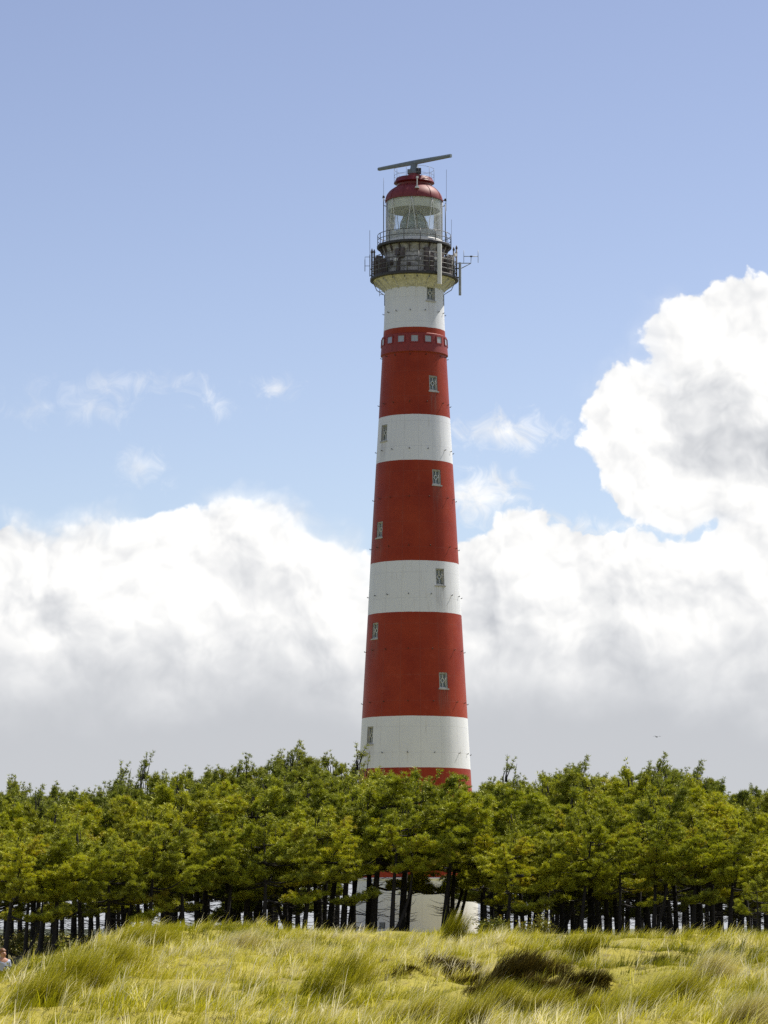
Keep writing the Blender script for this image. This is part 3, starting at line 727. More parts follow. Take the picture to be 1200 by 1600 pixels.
# ------------------------------------------------------------------ pines
def tuft_arrays(centers, dirs, rs, nb, wl, tints, rg, tri_w=.022):
    """needle tufts: nb narrow blades round each centre, leaning along dirs"""
    n = len(centers); C = np.repeat(centers, nb, 0); D = np.repeat(dirs, nb, 0); Rr = np.repeat(rs, nb)
    v = rg.normal(size=(n * nb, 3)); v /= np.linalg.norm(v, axis=1)[:, None]
    d = v * .95 + D * .85; d /= np.linalg.norm(d, axis=1)[:, None]
    s = np.cross(d, rg.normal(size=(n * nb, 3))); s /= np.linalg.norm(s, axis=1)[:, None]
    L = Rr * rg.uniform(.75, 1.2, n * nb)
    a = C - d * (L * .12)[:, None] - s * tri_w / 2; b = C - d * (L * .12)[:, None] + s * tri_w / 2
    e = C + d * L[:, None] + s * tri_w * .15; f_ = C + d * L[:, None] - s * tri_w * .15
    V = np.stack([a, b, e, f_], 1).reshape(-1, 3)
    T = np.repeat(np.clip(np.repeat(tints, nb) + rg.normal(0, .10, n * nb), 0, 1), 4)
    return V, T
def pine_proto(seed, Ht=7.0, crown=.42, spread=1.9, nl=15, lean=.12, density=1.0, mk='needle', trunk_r=.14, fork=False, top_sparse=False, nlow=0, ntwig=30):
    rg = np.random.default_rng(seed); rd = random.Random(seed)
    tr_pts = []; ph = rd.uniform(0, 6)
    for t in np.linspace(0, 1, 12):
        tr_pts.append(Vector((lean * Ht * t ** 1.4 + .12 * math.sin(3.2 * t + ph) * t, .10 * math.sin(4 * t + ph * 2) * t, Ht * .97 * t - (.5 if t == 0 else 0))))
    trunk = MB(); rad = [trunk_r * (1.25 if k == 0 else 1.0) * (1 - .86 * t) for k, t in enumerate(np.linspace(0, 1, 12))]
    trunk.tube(tr_pts, rad, 9)
    def tp(t):
        q = t * 11; i = min(10, int(q)); return tr_pts[i].lerp(tr_pts[i + 1], q - i)
    if fork:
        b0 = tp(.08); pts = [b0 + Vector((1.0 * math.sin(q * PI * .62), .05 * q, Ht * .66 * q ** 1.25)) for q in np.linspace(0, 1, 8)]
        trunk.tube(pts, list(np.linspace(trunk_r * .7, trunk_r * .2, 8)), 8)
    cen, dr_, rs, tn = [], [], [], []
    limbs = trunk
    for i in range(nl + nlow):
        low = i >= nl
        f = (i + rd.random() * .6) / nl if not low else rd.uniform(0, .1)
        fq = (math.floor(f * nl / 4.2) + rd.uniform(0, .28)) * 4.2 / nl
        t = crown + (1.0 - crown) * min(.98, fq) * .95 if not low else crown * rd.uniform(.62, .95)
        az = i * 2.39996 + rd.uniform(-.5, .5)
        L = spread * (.78 + .42 * math.sin(PI * min(1.0, f * 1.1))) * (1 - .62 * f ** 3) * rd.uniform(.7, 1.12)
        up = rd.uniform(.02, .22) + .50 * f ** 2 - (.25 if low else 0)
        b0 = tp(min(t, .995)); dirh = Vector((math.cos(az), math.sin(az), 0)); dirh.x += .38
        pts = []
        for q in np.linspace(0, 1, 7): pts.append(b0 + dirh * L * q + Vector((0, 0, L * (up * q + .20 * q * q - .14 * math.sin(q * PI)))))
        limbs.tube(pts, list(np.linspace(.055 * (1.2 - .6 * f), .014, 7)), 5)
        # a flat fan of side branches, needle bunches sitting on their outer parts
        tint0 = rd.uniform(.25, .8) if rd.random() > .07 else .93
        fan = []
        for q in (.34, .46, .58, .70, .82, .93):
            ii = min(5, int(q * 6)); c = pts[ii].lerp(pts[ii + 1], min(1, q * 6 - ii))
            for sd_ in (-1, 1):
                if rd.random() < .12: continue
                sl_ = L * rd.uniform(.32, .58) * (1.25 - .75 * q); an = sd_ * rd.uniform(.55, 1.15)
                dd = Vector((dirh.x * math.cos(an) - dirh.y * math.sin(an), dirh.x * math.sin(an) + dirh.y * math.cos(an), rd.uniform(.0, .22)))
                fan.append((c, c + dd * sl_)); limbs.tube([c, c + dd * sl_], [.016, .007], 4)
        fan.append((pts[3], pts[6] + Vector((0, 0, .04))))
        for (f0, f1) in fan:
            ln = (f1 - f0).length; nb_ = max(2, int(ln / .082 * density))
            for k in range(nb_):
                q = .22 + .80 * (k + rd.random()) / nb_
                bc = np.array(f0.lerp(f1, q)) + np.array([rd.uniform(-.10, .10), rd.uniform(-.10, .10), rd.uniform(-.03, .13)])
                nt = 5; od = (f1 - f0).normalized()
                P_ = bc[None] + rg.normal(0, 1, (nt, 3)) * np.array([.055, .055, .035])
                Dd = np.tile([.45 * od.x + .2, .45 * od.y, .95], (nt, 1))
                cen.append(P_); dr_.append(Dd); rs.append(rg.uniform(.10, .18, nt)); tn.append(np.clip(np.full(nt, tint0 + rd.uniform(-.22, .22)) + rg.normal(0, .06, nt), 0, 1))
    # leader shoots that stick out at the top
    for k in range(20 if not top_sparse else 22):
        a = rd.uniform(0, 6.28); r0 = rd.uniform(0, 1.15); b0 = tp(.985 if r0 < .3 else rd.uniform(.80, .95)) + Vector((r0 * math.cos(a) + .1, r0 * math.sin(a), -.1))
        hgt_ = rd.uniform(.35, .85) * (1.3 if top_sparse else 1); e = b0 + Vector((rd.uniform(.1, .5) * hgt_, rd.uniform(-.2, .2), hgt_))
        limbs.tube([b0 - Vector((0, 0, .2)), b0, e], [.022, .018, .008], 5)
        nt = int(17 * density); q = rg.uniform(.35, 1.02, nt)
        P_ = np.array(b0)[None] + (np.array(e) - np.array(b0))[None] * q[:, None] + rg.normal(0, .065, (nt, 3))
        cen.append(P_); dr_.append(np.tile([.25, 0, 1.0], (nt, 1))); rs.append(rg.uniform(.09, .15, nt)); tn.append(rg.uniform(.2, .7, nt))
    # a dead twig or two on the bare trunk
    for k in range(ntwig):
        t = rd.uniform(.10, crown + .08); b0 = tp(t); a = rd.uniform(0, 6.28); L = rd.uniform(.35, 1.1)
        m_ = b0 + Vector((math.cos(a), math.sin(a), rd.uniform(-.15, .35))) * L * .5; e = m_ + Vector((math.cos(a + rd.uniform(-.5, .5)), math.sin(a), rd.uniform(-.2, .6))) * L * .5
        trunk.tube([b0, m_, e], [.016, .010, .004], 4, False)
        e2 = m_ + Vector((math.cos(a + .8), math.sin(a + .8), .3)) * L * .3; trunk.tube([m_, e2], [.008, .003], 4, False)
    V, T = tuft_arrays(np.concatenate(cen), np.concatenate(dr_), np.concatenate(rs), 11, 0, np.concatenate(tn), rg)
    root = empty('pine_tree', (0, 0, 0))
    to = trunk.build('trunk', M['bark'], root, smooth=True)
    cro = link('crown', fast_mesh('crown', V, np.arange(len(V)), 4, M[mk], T), root)
    root['H'] = Ht
    return root
protos = [
    pine_proto(1, 6.6, .49, 2.6, 13, .10, 1.0, nlow=2), pine_proto(2, 7.0, .52, 2.8, 13, .05, 1.05, trunk_r=.17), pine_proto(3, 6.4, .50, 2.7, 13, .02, 1.0, nlow=1),
    pine_proto(4, 7.2, .54, 2.6, 13, .14, 1.1), pine_proto(5, 7.0, .53, 2.3, 13, .07, 1.0, fork=True),
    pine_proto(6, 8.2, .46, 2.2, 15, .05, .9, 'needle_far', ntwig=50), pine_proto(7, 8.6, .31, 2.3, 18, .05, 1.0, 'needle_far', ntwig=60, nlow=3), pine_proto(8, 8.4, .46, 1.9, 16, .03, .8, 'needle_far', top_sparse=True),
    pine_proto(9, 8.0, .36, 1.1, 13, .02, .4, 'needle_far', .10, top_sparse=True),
]
SKY = [(-200, 1235), (0, 1226), (60, 1224), (110, 1230), (150, 1226), (175, 1212), (215, 1202), (260, 1204), (330, 1206), (370, 1196), (420, 1182), (450, 1174), (490, 1180), (530, 1192), (550, 1184), (600, 1198), (640, 1199), (690, 1206), (720, 1226), (750, 1248), (785, 1205), (830, 1226), (870, 1206), (910, 1196), (950, 1216), (975, 1232), (1000, 1207), (1020, 1191), (1060, 1202), (1090, 1206), (1130, 1222), (1200, 1234), (1400, 1240)]
def skyrow(px): return float(np.interp(px, [a for a, _ in SKY], [b for _, b in SKY]))
used = set()
def plant(pi, px, Y, top_py, rot, label, group, wide=1.0):
    p = protos[pi]; a = at(px, 1450, Y); z = H(a.x, Y) - .05
    s = (at(px, top_py, Y).z - z) / (p['H'] * 1.01)
    if pi in used:
        r = p.copy(); col.objects.link(r)
        for ch in list(p.children):
            c = ch.copy(); col.objects.link(c); c.parent = r
    else: r = p; used.add(pi)
    r.location = (a.x, Y, z); r.rotation_euler = (0, 0, rot); r.scale = (s * wide, s * wide, s)
    tag(r, label, 'tree', group)
    return r
ORD = ['first', 'second', 'third', 'fourth', 'fifth', 'sixth', 'seventh', 'eighth', 'ninth', 'tenth', 'eleventh', 'twelfth', 'thirteenth', 'fourteenth', 'fifteenth', 'sixteenth', 'seventeenth', 'eighteenth']
rt = random.Random(5)
FG = 'pines along the front edge of the wood'; BG = 'pines deeper in the wood'
# front row left of the lighthouse, counted from the lighthouse outwards: (column, distance, top row below skyline, prototype)
left_front = [(536, 128, 46, 1), (512, 131, 30, 3), (474, 124, 92, 0), (447, 130, 50, 4), (412, 123, 98, 2), (384, 129, 40, 1), (350, 124, 78, 3), (318, 130, 34, 2), (288, 123, 84, 0), (258, 128, 44, 4), (232, 122, 90, 1), (196, 127, 52, 3), (168, 122, 96, 2), (128, 124, 66, 0), (84, 121, 84, 1), (62, 127, 38, 3), (40, 121, 96, 4), (8, 120, 74, 0)]
special = {0: 'pine with thick dark trunk just left of the lighthouse foot', 2: 'front pine with low bright boughs hanging left of the lighthouse', 13: 'thick-trunked front pine above the left slope of the dune', 17: 'leaning pine at the left picture edge behind the walker'}
for i, (px, Y, dn, pi) in enumerate(left_front):
    lab = special.get(i, ORD[i] + ' front-row pine counted leftwards from the lighthouse foot')
    plant(pi, px, Y, skyrow(px) + dn, rt.uniform(-.9, .9) + (PI if i % 5 == 3 else 0), lab, FG, rt.uniform(.95, 1.12))
tower_front = [(583, 127, 20, 1, 'pine with thin straight trunk before the left of the white lighthouse foot'), (612, 124, 58, 4, 'fork-trunked pine in front of the white lighthouse foot'),
               (628, 130, 8, 1, 'pine with straight trunk before the middle of the lighthouse foot'), (692, 126, 24, 3, 'thin pine before the right half of the lighthouse foot'), (706, 131, 36, 4, 'pine hiding the right edge of the lighthouse foot with its boughs')]
tower_front += [(575, 137, 26, 2, 'second pine deeper behind the thin straight one at the left of the lighthouse foot'), (634, 138, 44, 0, 'deeper pine whose boughs cover the middle of the red band'), (698, 137, 30, 4, 'deeper pine whose boughs cover the right of the lowest red band')]
for px, Y, dn, pi, lab in tower_front: plant(pi, px, Y, skyrow(px) + dn, {612: -.3}.get(px, rt.uniform(-.8, .8)), lab, FG, 1.08)
right_front = [(756, 127, 62, 2), (790, 124, 96, 0), (818, 130, 42, 3), (852, 125, 88, 1), (878, 131, 36, 4), (906, 124, 84, 3), (938, 129, 48, 0), (968, 124, 80, 2), (996, 130, 44, 1), (1022, 124, 88, 4), (1050, 129, 40, 3), (1082, 124, 84, 0), (1112, 130, 38, 2), (1140, 124, 78, 1), (1172, 127, 46, 3), (1204, 123, 70, 0)]
special = {0: 'pine standing tight against the lighthouse foot on its right', 15: 'pine cut by the right picture edge'}
for i, (px, Y, dn, pi) in enumerate(right_front):
    lab = special.get(i, ORD[i] + ' front-row pine counted rightwards from the lighthouse foot')
    plant(pi, px, Y, skyrow(px) + dn, rt.uniform(-.9, .9) + (PI if i % 4 == 2 else 0), lab, FG, rt.uniform(.95, 1.12))
plant(8, 784, 140, 1196, .3, 'thin sparse pine poking above the wood right of the lighthouse', 'pines breaking the skyline')
for px, Y, top, pi, lab in ((1022, 150, 1189, 7, 'highest bushy pine top on the right of the lighthouse'), (450, 150, 1171, 7, 'highest dark pine top on the left of the lighthouse'), (215, 148, 1191, 8, 'thin pine top poking from the wood at the left'), (178, 150, 1203, 8, 'smallest lone pine shoot above the wood at the left'), (905, 152, 1193, 7, 'rounded pine top between lighthouse and the highest right one'), (553, 146, 1176, 8, 'thin pine top overlapping the left edge of the lighthouse'), (372, 150, 1191, 7, 'pine top left of the highest dark one'), (1090, 152, 1200, 7, 'pine top just right of the highest right one')):
    plant(pi, px, Y, top, rt.uniform(-1, 1), lab, 'pines breaking the skyline')
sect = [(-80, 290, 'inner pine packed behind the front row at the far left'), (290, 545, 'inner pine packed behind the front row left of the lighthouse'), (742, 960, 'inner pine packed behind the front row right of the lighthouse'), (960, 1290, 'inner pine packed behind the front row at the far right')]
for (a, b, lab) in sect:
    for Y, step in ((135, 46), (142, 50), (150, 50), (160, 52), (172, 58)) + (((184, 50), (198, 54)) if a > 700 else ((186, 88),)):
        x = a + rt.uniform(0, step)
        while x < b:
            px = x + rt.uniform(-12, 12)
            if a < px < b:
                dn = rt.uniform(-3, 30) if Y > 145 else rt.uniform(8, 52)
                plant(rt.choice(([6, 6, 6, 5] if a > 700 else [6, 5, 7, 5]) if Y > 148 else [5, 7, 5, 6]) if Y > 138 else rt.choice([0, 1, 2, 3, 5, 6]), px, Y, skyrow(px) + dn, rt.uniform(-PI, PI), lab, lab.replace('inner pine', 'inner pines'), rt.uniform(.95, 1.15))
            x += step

# ------------------------------------------------------------------ shrubs
def ground_at(px, py, y0=42, y1=125):
    for Y in np.arange(y0, y1, .25):
        p = at(px, py, Y)
        if H(p.x, Y) >= p.z: return Vector((p.x, Y, H(p.x, Y)))
    p = at(px, py, y1); return Vector((p.x, y1, H(p.x, y1)))
def shrub(loc, wx, wy, h, n, mk, label, group, seed, leaf=.06, name='shrub', cat='shrub'):
    rg = np.random.default_rng(seed); rd = random.Random(seed)
    root = empty(name, loc); tag(root, label, cat, group)
    st = MB(); cs = []
    for k in range(14):
        a = rd.uniform(0, 6.28); q = rd.uniform(.3, 1); e = Vector((wx * q * math.cos(a), wy * q * math.sin(a), h * rd.uniform(.55, 1.0) * (1.1 - .45 * q)))
        m_ = e * .5 + Vector((0, 0, h * .15)); st.tube([Vector((e.x * .15, e.y * .15, -.1)), m_, e], [.014, .010, .005], 5)
        cs.append(np.array(e))
        if rd.random() < .7: cs.append(np.array(m_))
    st.build('stems', M['bark'], root)
    cs = np.array(cs); pick = rg.integers(0, len(cs), n)
    C = cs[pick] + rg.normal(0, 1, (n, 3)) * np.array([wx * .16, wy * .16, h * .13]); C[:, 2] = np.maximum(C[:, 2], .01)
    d = rg.normal(size=(n, 3)); d[:, 2] = np.abs(d[:, 2]) * .6; d /= np.linalg.norm(d, axis=1)[:, None]
    s = np.cross(d, rg.normal(size=(n, 3))); s /= np.linalg.norm(s, axis=1)[:, None]
    L = leaf * rg.uniform(.7, 1.4, n)[:, None]
    V = np.stack([C, C + d * L * .55 + s * L * .42, C + d * L * 1.2, C + d * L * .55 - s * L * .42], 1).reshape(-1, 3)
    T = np.repeat(np.clip(rg.normal(.5, .28, n), 0, 1), 4)
    link('foliage', fast_mesh('foliage', V, np.arange(len(V)), 4, M[mk], T), root)
SG = 'low leafy bushes at the edge of the wood'
def sh_at(px, py, Y, wpx, hpx, n, mk, label, group, seed, **kw):
    p = at(px, py, Y); z = H(p.x, Y); m_ = mpp(py, Y)
    shrub((p.x, Y, z - .02), wpx * m_, wpx * m_ * .8, max(hpx * m_, p.z + hpx * m_ - z), n, mk, label, group, seed, **kw)
sh_at(28, 1528, 86, 34, 14, 2600, 'leaf', 'yellow-green bush in front of the walker at the left edge', SG, 21)
sh_at(66, 1512, 88, 26, 16, 1800, 'leaf', 'yellow-green bush right of the walker below dark trunks', SG, 22)
sh_at(-6, 1545, 80, 30, 12, 1800, 'leaf', 'lowest leafy bush in the left corner below the walker', SG, 23)
sh_at(108, 1486, 100, 18, 18, 900, 'leaf', 'small dull bush at the top of the left slope', SG, 24)
sh_at(770, 1458, 112, 26, 24, 1700, 'leaf_dull', 'dark bush at the right foot of the lighthouse', SG, 25)
sh_at(835, 1458, 114, 30, 22, 1700, 'leaf_dull', 'low bush under the pines right of the lighthouse bush', SG, 26)
plant(2, 1183, 116, 1372, .4, 'short young pine in front of the wood at the right edge', 'young pines at the edge of the wood')
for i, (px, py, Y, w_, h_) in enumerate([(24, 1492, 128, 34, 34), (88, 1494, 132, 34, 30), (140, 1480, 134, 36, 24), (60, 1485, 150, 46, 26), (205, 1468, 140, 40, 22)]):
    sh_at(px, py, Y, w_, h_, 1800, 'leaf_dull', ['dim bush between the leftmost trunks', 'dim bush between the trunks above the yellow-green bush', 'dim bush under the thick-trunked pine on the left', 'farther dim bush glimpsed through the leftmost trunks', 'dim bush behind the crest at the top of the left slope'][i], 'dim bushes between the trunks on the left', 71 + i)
HG = 'low heather clumps coloured dark as the shade of the dune hollow'
shade_heath_spots = []
for (px, py, wpx, hpx, n, seed, lab) in [(702, 1522, 22, 20, 700, 31, 'leftmost shade-coloured heather clump below the lighthouse'), (728, 1536, 16, 12, 400, 38, 'small shade-coloured heather clump low beside the leftmost one'), (762, 1552, 20, 15, 560, 32, 'small shade-coloured heather clump low in the middle of the dune'),
        (795, 1538, 24, 34, 1100, 33, 'tall shade-coloured heather clump left of the largest one'), (826, 1530, 28, 40, 1500, 34, 'largest shade-coloured heather clump on the dune face'), (852, 1552, 20, 24, 800, 39, 'shade-coloured heather clump at the lower right of the largest one'),
        (882, 1562, 22, 22, 800, 35, 'low shade-coloured heather clump near the bottom of the hollow'), (905, 1544, 22, 24, 800, 40, 'slanting shade-coloured heather clump at the right of the hollow'), (948, 1536, 16, 12, 400, 36, 'smallest shade-coloured heather clump on the right of the hollow'), (1030, 1506, 16, 16, 500, 37, 'single shade-coloured heather clump high on the right dune'), (640, 1520, 14, 8, 260, 41, 'flat shade-coloured heather spot on the mossy slope below the lighthouse')]:
    shade_heath_spots.append((px, py, wpx, hpx, n, seed, lab))

# ------------------------------------------------------------------ dune grass
def blades(px_, py_, pz_, L, lean, az, wdt, tint, rg, bend=.55):
    """arrays of blade roots -> quads: three joined quads per blade, curving over towards az"""
    n = len(px_); hx, hy = np.cos(az), np.sin(az)
    sxv, syv = -hy, hx
    out = []; prev = None
    ts = (0, .38, .72, 1.0)
    rows = []
    for t, wf in zip(ts, (1, .85, .55, .12)):
        o = lean * (t * (1 - bend) + bend * t * t) * L
        up = L * t * np.sqrt(np.clip(1 - (lean * (.35 + .5 * t)) ** 2, .05, 1))
        cx_, cy_, cz_ = px_ + hx * o, py_ + hy * o, pz_ + up
        rows.append((np.stack([cx_ - sxv * wdt * wf / 2, cy_ - syv * wdt * wf / 2, cz_], 1), np.stack([cx_ + sxv * wdt * wf / 2, cy_ + syv * wdt * wf / 2, cz_], 1)))
    V = np.stack([rows[0][0], rows[0][1], rows[1][0], rows[1][1], rows[2][0], rows[2][1], rows[3][0], rows[3][1]], 1).reshape(-1, 3)
    b = np.arange(n)[:, None] * 8
    F = np.concatenate([b + np.array([[0, 1, 3, 2]]), b + np.array([[2, 3, 5, 4]]), b + np.array([[4, 5, 7, 6]])], 1).ravel()
    return V, F, np.repeat(tint, 8)
def scatter_grass(name, ntuft, per, y0, y1, seed, Lr, spread, kindf):
    rg = np.random.default_rng(seed)
    y = np.sqrt(rg.uniform(y0 ** 2, y1 ** 2, ntuft)); hw = .1176 * y + 2.2; x = rg.uniform(-1, 1, ntuft) * hw
    moss = np.exp(-((x - 1.8) / 3.2) ** 4 - ((y - 60) / 5.0) ** 4)
    patch = vnoise(x, y, .45, 5) * .6 + vnoise(x, y, 1.1, 6) * .4
    keep = (rg.uniform(0, 1, ntuft) > moss * kindf['moss_cut']) & (patch > kindf['pmin'] - .2 * rg.uniform(0, 1, ntuft))
    keep &= ~((x < -.112 * y) & (y > 66) & (y < 92)) if kindf['w'] < .0135 else True        # trodden edge of the sunk path
    x, y, patch, moss = x[keep], y[keep], patch[keep], moss[keep]
    tone = vnoise(x, y, .33, 8) * .65 + vnoise(x, y, 1.7, 9) * .35
    n = len(x); N = n * per; rp = lambda a: np.repeat(a, per)
    sz = rg.uniform(.7, 1.25, n) * (.65 + .7 * patch)
    ang = rg.uniform(0, 2 * PI, N); rr = spread * np.sqrt(rg.uniform(0, 1, N))
    bx = rp(x) + rr * np.cos(ang); by = rp(y) + rr * np.sin(ang); bz = height(bx, by) - .02
    L = rg.uniform(Lr[0], Lr[1], N) * rp(sz) * (1 - .45 * rp(moss))
    az = rg.normal(-.1, .42, N) + rp(rg.normal(0, .55, n)); lean = np.clip(rg.normal(kindf['lean'], .17, N) + rp(rg.normal(0, .14, n)), .08, .97)
    tint = np.clip(kindf['tint'] + (rp(tone) - .5) * kindf['tvar'] + rg.normal(0, .13, N) - .16 * rp(moss), 0, 1)
    return blades(bx, by, bz, L, lean, az, rg.uniform(kindf['w'] * .7, kindf['w'] * 1.3, N), tint, rg)
parts = [
    scatter_grass('a', 17000, 11, 39, 96, 41, (.13, .36), .10, dict(moss_cut=.985, pmin=.53, lean=.72, tint=.46, tvar=1.3, w=.013)),
    scatter_grass('b', 36000, 6, 39, 98, 42, (.06, .16), .16, dict(moss_cut=.55, pmin=.12, lean=.60, tint=.50, tvar=1.0, w=.014)),
    scatter_grass('c', 1700, 14, 39, 86, 43, (.22, .48), .07, dict(moss_cut=.97, pmin=.50, lean=.74, tint=.86, tvar=.5, w=.011)),
    scatter_grass('d', 600, 4, 40, 76, 44, (.36, .60), .05, dict(moss_cut=.6, pmin=.30, lean=.45, tint=.97, tvar=.2, w=.012)),
]
off = 0; VV, FF, TT = [], [], []
for V, F, T in parts: VV.append(V); FF.append(F + off); TT.append(T); off += len(V)
tag(link('dune_grass', fast_mesh('dune_grass', np.concatenate(VV), np.concatenate(FF), 4, M['grass'], np.concatenate(TT))), kind='stuff')

def tussock(px, py, wpx, hpx, n, tint, lean, label, seed, Y=None, tv=.10, group='marram tussocks on the dune', m='grass', name='grass_tussock', cat='grass', wd=(.008, .015)):
    rg = np.random.default_rng(seed)
    if Y is None: p = ground_at(px, py)
    else: p = at(px, py, Y); p.z = H(p.x, Y)
    m_ = mpp(py, p.y); W = wpx * m_; h = hpx * m_
    a = rg.uniform(0, 2 * PI, n); r = W * 1.25 * rg.uniform(0, 1, n) ** .8; x = r * np.cos(a); y = r * np.sin(a) * .8
    z = height(p.x + x, p.y + y) - p.z - .02
    L = h * rg.uniform(.55, 1.25, n) / math.sqrt(max(.12, 1 - (lean * .75) ** 2))
    V, F, T = blades(x, y, z, L, np.clip(rg.normal(lean, .13, n), .05, .97), rg.normal(-.05, .40, n), rg.uniform(wd[0], wd[1], n), np.clip(rg.normal(tint + .05, tv * 1.8, n), 0, 1), rg)
    o = link(name, fast_mesh(name, V, F, 4, M[m], T)); o.location = p
    tag(o, label, cat, group)
tussock(708, 1466, 16, 38, 900, .30, .45, 'tall olive grass tussock before the right edge of the lighthouse foot', 51, Y=83)
tussock(62, 1572, 46, 54, 1300, .40, .62, 'broad green tussock low on the left slope', 52)
tussock(118, 1540, 44, 48, 1200, .42, .62, 'green tussock in the middle of the left slope', 53)
tussock(180, 1512, 44, 40, 1100, .46, .64, 'green tussock high on the left slope', 54)
tussock(232, 1484, 40, 36, 1500, .42, .66, 'long-bladed tussock on the crest left of the hump', 55)
tussock(505, 1566, 36, 54, 1000, .36, .60, 'upright green tussock at the bottom left of the lighthouse', 56)
tussock(545, 1528, 32, 42, 800, .38, .60, 'green tussock on the slope under the lighthouse foot', 57)
tussock(640, 1606, 44, 52, 1700, .62, .66, 'pale tussock at the bottom edge below the lighthouse', 58)
tussock(720, 1610, 36, 50, 1300, .55, .5, 'pale green tussock at the bottom edge below the shade-coloured heather', 59)
tussock(985, 1592, 44, 50, 1100, .46, .66, 'olive tussock at the bottom right of the shade-coloured heather', 60)
tussock(1050, 1562, 44, 50, 1100, .46, .66, 'olive tussock on the middle of the right slope', 61)
tussock(1108, 1532, 34, 44, 1500, .86, .6, 'bleached white tussock on the right slope', 62)
tussock(1160, 1600, 34, 46, 1300, .82, .5, 'bleached tussock in the bottom right corner', 63)
tussock(905, 1488, 26, 30, 1100, .40, .66, 'brownish tussock above the shade-coloured heather', 64)
tussock(772, 1578, 30, 40, 1000, .46, .62, 'yellow-green tussock in front of the small shade-coloured heather clump', 67)
tussock(842, 1584, 30, 38, 1000, .50, .64, 'yellow-green tussock in front of the largest shade-coloured heather clump', 68)
tussock(912, 1584, 28, 34, 900, .54, .6, 'yellow-green tussock in front of the slanting shade-coloured heather clump', 69)
tussock(300, 1560, 34, 30, 1000, .80, .6, 'pale tussock in the middle of the left dune face', 70)
tussock(370, 1478, 40, 26, 1300, .90, .6, 'bleached white tussock on the hump', 65)
tussock(440, 1492, 36, 26, 1100, .84, .6, 'bleached tussock right of the hump', 66)

for (px, py, wpx, hpx, n, seed, lab) in shade_heath_spots:
    tussock(px, py, wpx * 1.7, hpx * .9, int(n * 1.9), .36, .66, lab, seed, tv=.26, group=HG, m='shade_heath', name='shade_heath_clump', cat='shade_heath', wd=(.012, .024))  # dark heather tufts standing in for the shaded hollow

# ------------------------------------------------------------------ walker at the left edge
def skinned(name, verts, edges, radii, material, parent, root=0, sub=2):
    me = bpy.data.meshes.new(name); me.from_pydata(verts, edges, []); me.materials.append(material)
    o = bpy.data.objects.new(name, me); col.objects.link(o); o.parent = parent
    sk = o.modifiers.new('skin', 'SKIN'); sk.use_smooth_shade = True
    for i, r in enumerate(radii):
        d = me.skin_vertices[0].data[i]; d.radius = (r, r) if not isinstance(r, tuple) else r; d.use_root = (i == root)
    s = o.modifiers.new('sub', 'SUBSURF'); s.levels = sub; s.render_levels = sub
    return o
PX, PY_ = at(4.5, 1484, 92).x, 92.0; pz = H(PX, PY_)
top = at(4.5, 1481.5, 92).z; PH = top - pz
SKN = mat('skin', (.50, .26, .17), .5, 0, .05); HAIR = mat('auburn_hair', (.20, .085, .03), .6, 0, .3, 40); SHIRT = mat('pale_blue_cotton', (.42, .46, .60), .8, 0, .06); JEANS = mat('dark_blue_jeans', (.05, .06, .11), .9, 0, .15); SHOE = mat('dark_shoe', (.03, .025, .02), .6)
person = empty('person', (PX, PY_, pz), R_(40)); k_ = PH / 1.74
person.scale = (k_, k_, k_); tag(person, 'person with reddish hair and pale blue top walking past the left edge', 'person')
bv = [(0, 0, .95), (0, 0, 1.12), (0, .01, 1.32), (0, .015, 1.43), (0, 0, 1.50), (0, -.015, 1.58), (0, -.01, 1.66)]
br_ = [(.15, .11), (.13, .10), (.16, .11), (.12, .085), .052, (.075, .09), (.07, .085)]
be = [(0, 1), (1, 2), (2, 3), (3, 4), (4, 5), (5, 6)]
def chain(start, pts, rads):
    p = start
    for q, r in zip(pts, rads): bv.append(q); br_.append(r); be.append((p, len(bv) - 1)); p = len(bv) - 1
    return p
for s, st in ((-1, .16), (1, -.16)):
    chain(0, [(s * .09, 0, .88), (s * .095, -st * .5, .49), (s * .095, -st * .5 + (.10 if st < 0 else -.02) * -1, .09), (s * .10, -st - .03, .045), (s * .105, -st - .16, .03)], [.088, .06, .042, .04, .032])
    wr_ = chain(3, [(s * .17, .01, 1.40), (s * .23, .03 + st * .3, 1.13), (s * .22, -.04 + st * .9, .90)], [.06, .043, .030])
    bw = bv[wr_]; palm = chain(wr_, [(bw[0], bw[1] - .015, bw[2] - .07)], [(.036, .016)])
    pb = bv[palm]
    for fi, (oy, fl) in enumerate(((-.030, .062), (-.010, .074), (.010, .070), (.028, .055))):
        chain(palm, [(pb[0] - s * .004, pb[1] + oy, pb[2] - .03), (pb[0] - s * .012, pb[1] + oy, pb[2] - .03 - fl * .55), (pb[0] - s * .028, pb[1] + oy, pb[2] - .03 - fl)], [.0095, .0085, .0075])
    chain(palm, [(pb[0] - s * .012, pb[1] - .045, pb[2] + .015), (pb[0] - s * .02, pb[1] - .06, pb[2] - .025)], [.011, .009])
body = skinned('body', bv, be, br_, SKN, person)
skinned('shirt', [(0, 0, .93), (0, 0, 1.12), (0, .01, 1.32), (0, .015, 1.435), (-.175, .01, 1.40), (-.225, .07, 1.17), (.175, .01, 1.40), (.225, -.01, 1.17)], [(0, 1), (1, 2), (2, 3), (3, 4), (4, 5), (3, 6), (6, 7)], [(.165, .125), (.145, .115), (.175, .125), (.125, .09), .074, .06, .074, .06], SHIRT, person)
skinned('trousers', [(0, 0, .97), (-.095, 0, .87), (-.095, -.08, .49), (-.095, -.06, .10), (.095, 0, .87), (.095, .08, .49), (.095, .18, .10)], [(0, 1), (1, 2), (2, 3), (0, 4), (4, 5), (5, 6)], [(.16, .12), .098, .075, .062, .098, .075, .062], JEANS, person)
hd = MB()
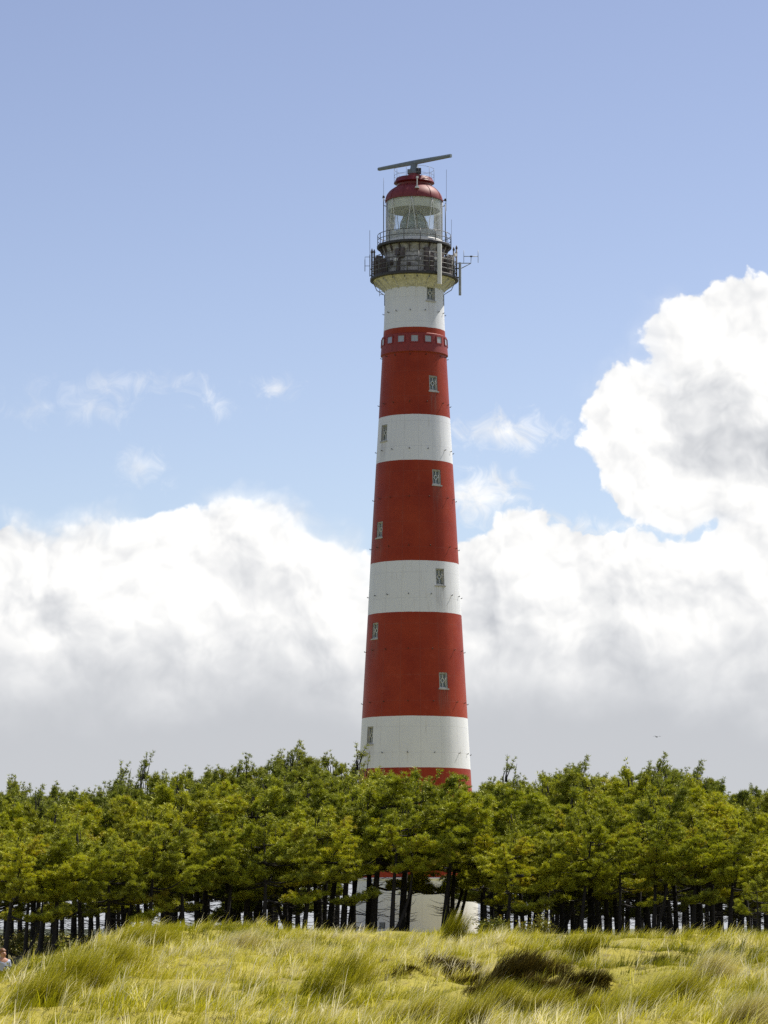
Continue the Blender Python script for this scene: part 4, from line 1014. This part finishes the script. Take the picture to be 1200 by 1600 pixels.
for i_ in range(9):
    for j_ in range(16):
        t_, p_ = PI * .62 * i_ / 8, 2 * PI * j_ / 16
        hd.v.append(Vector((.092 * math.sin(t_) * math.cos(p_), .012 + .108 * math.sin(t_) * math.sin(p_) + .02 * (i_ / 8), 1.635 + .108 * math.cos(t_) + (.05 if math.sin(p_) < -.4 and i_ > 5 else 0))))
for i_ in range(8):
    for j_ in range(16): hd.f.append((i_ * 16 + j_, i_ * 16 + (j_ + 1) % 16, (i_ + 1) * 16 + (j_ + 1) % 16, (i_ + 1) * 16 + j_))
hd.build('hair', HAIR, person, smooth=True)
fc = MB(); fc.tube([(0, -.095, 1.60), (0, -.125, 1.575), (0, -.10, 1.56)], [.010, .016, .012], 6); fc.build('nose', SKN, body, smooth=True)
for s in (-1, 1):
    MB().tube([(s * .032, -.098, 1.605), (s * .032, -.108, 1.605)], [.013, .008], 8).build('eye', M['dark_metal'], body)
    MB().tube([(s * .088, .0, 1.61), (s * .098, .01, 1.585), (s * .088, .0, 1.56)], [.012, .02, .010], 6).build('ear', SKN, body, smooth=True)
MB().tube([(-.022, -.100, 1.535), (0, -.106, 1.533), (.022, -.100, 1.535)], .006, 6).build('mouth', HAIR, body)
for s, y in ((-1, -.16), (1, .13)): MB().tube([(s * .10, y + .12, .055), (s * .10, y, .05), (s * .105, y - .10, .035)], [.045, .05, .035], 8).build('shoe', SHOE, person, smooth=True)

# ------------------------------------------------------------------ gull
gp = at(1026.5, 1151.5, 420); gull = empty('gull', gp, R_(25)); tag(gull, 'tiny dark gull flying before the grey cloud right of the lighthouse', 'bird')
GM = mat('gull_plumage', (.20, .20, .20), .7, 0, .2)
gb = MB(); gb.tube([(0, -.24, .02), (0, -.20, .02), (0, -.10, 0), (0, .06, 0), (0, .2, .01), (0, .30, .02)], [.012, .04, .06, .065, .04, .03], 8).build('body', GM, gull, smooth=True)
for s in (-1, 1):
    wv = MB(); outl = [(0.03, -.08, .02), (.28, -.14, .12), (.62, .02, .06), (.30, .03, .10), (.03, .08, .02)]
    wv.v = [Vector((s * x, y, z + .008)) for x, y, z in outl] + [Vector((s * x, y, z - .008)) for x, y, z in outl]
    wv.f = [(0, 1, 3, 4), (1, 2, 3), (9, 8, 6, 5), (8, 7, 6)] + [(i, i + 5, (i + 1) % 5 + 5, (i + 1) % 5) for i in range(5)]
    wv.build('wing', GM, gull)
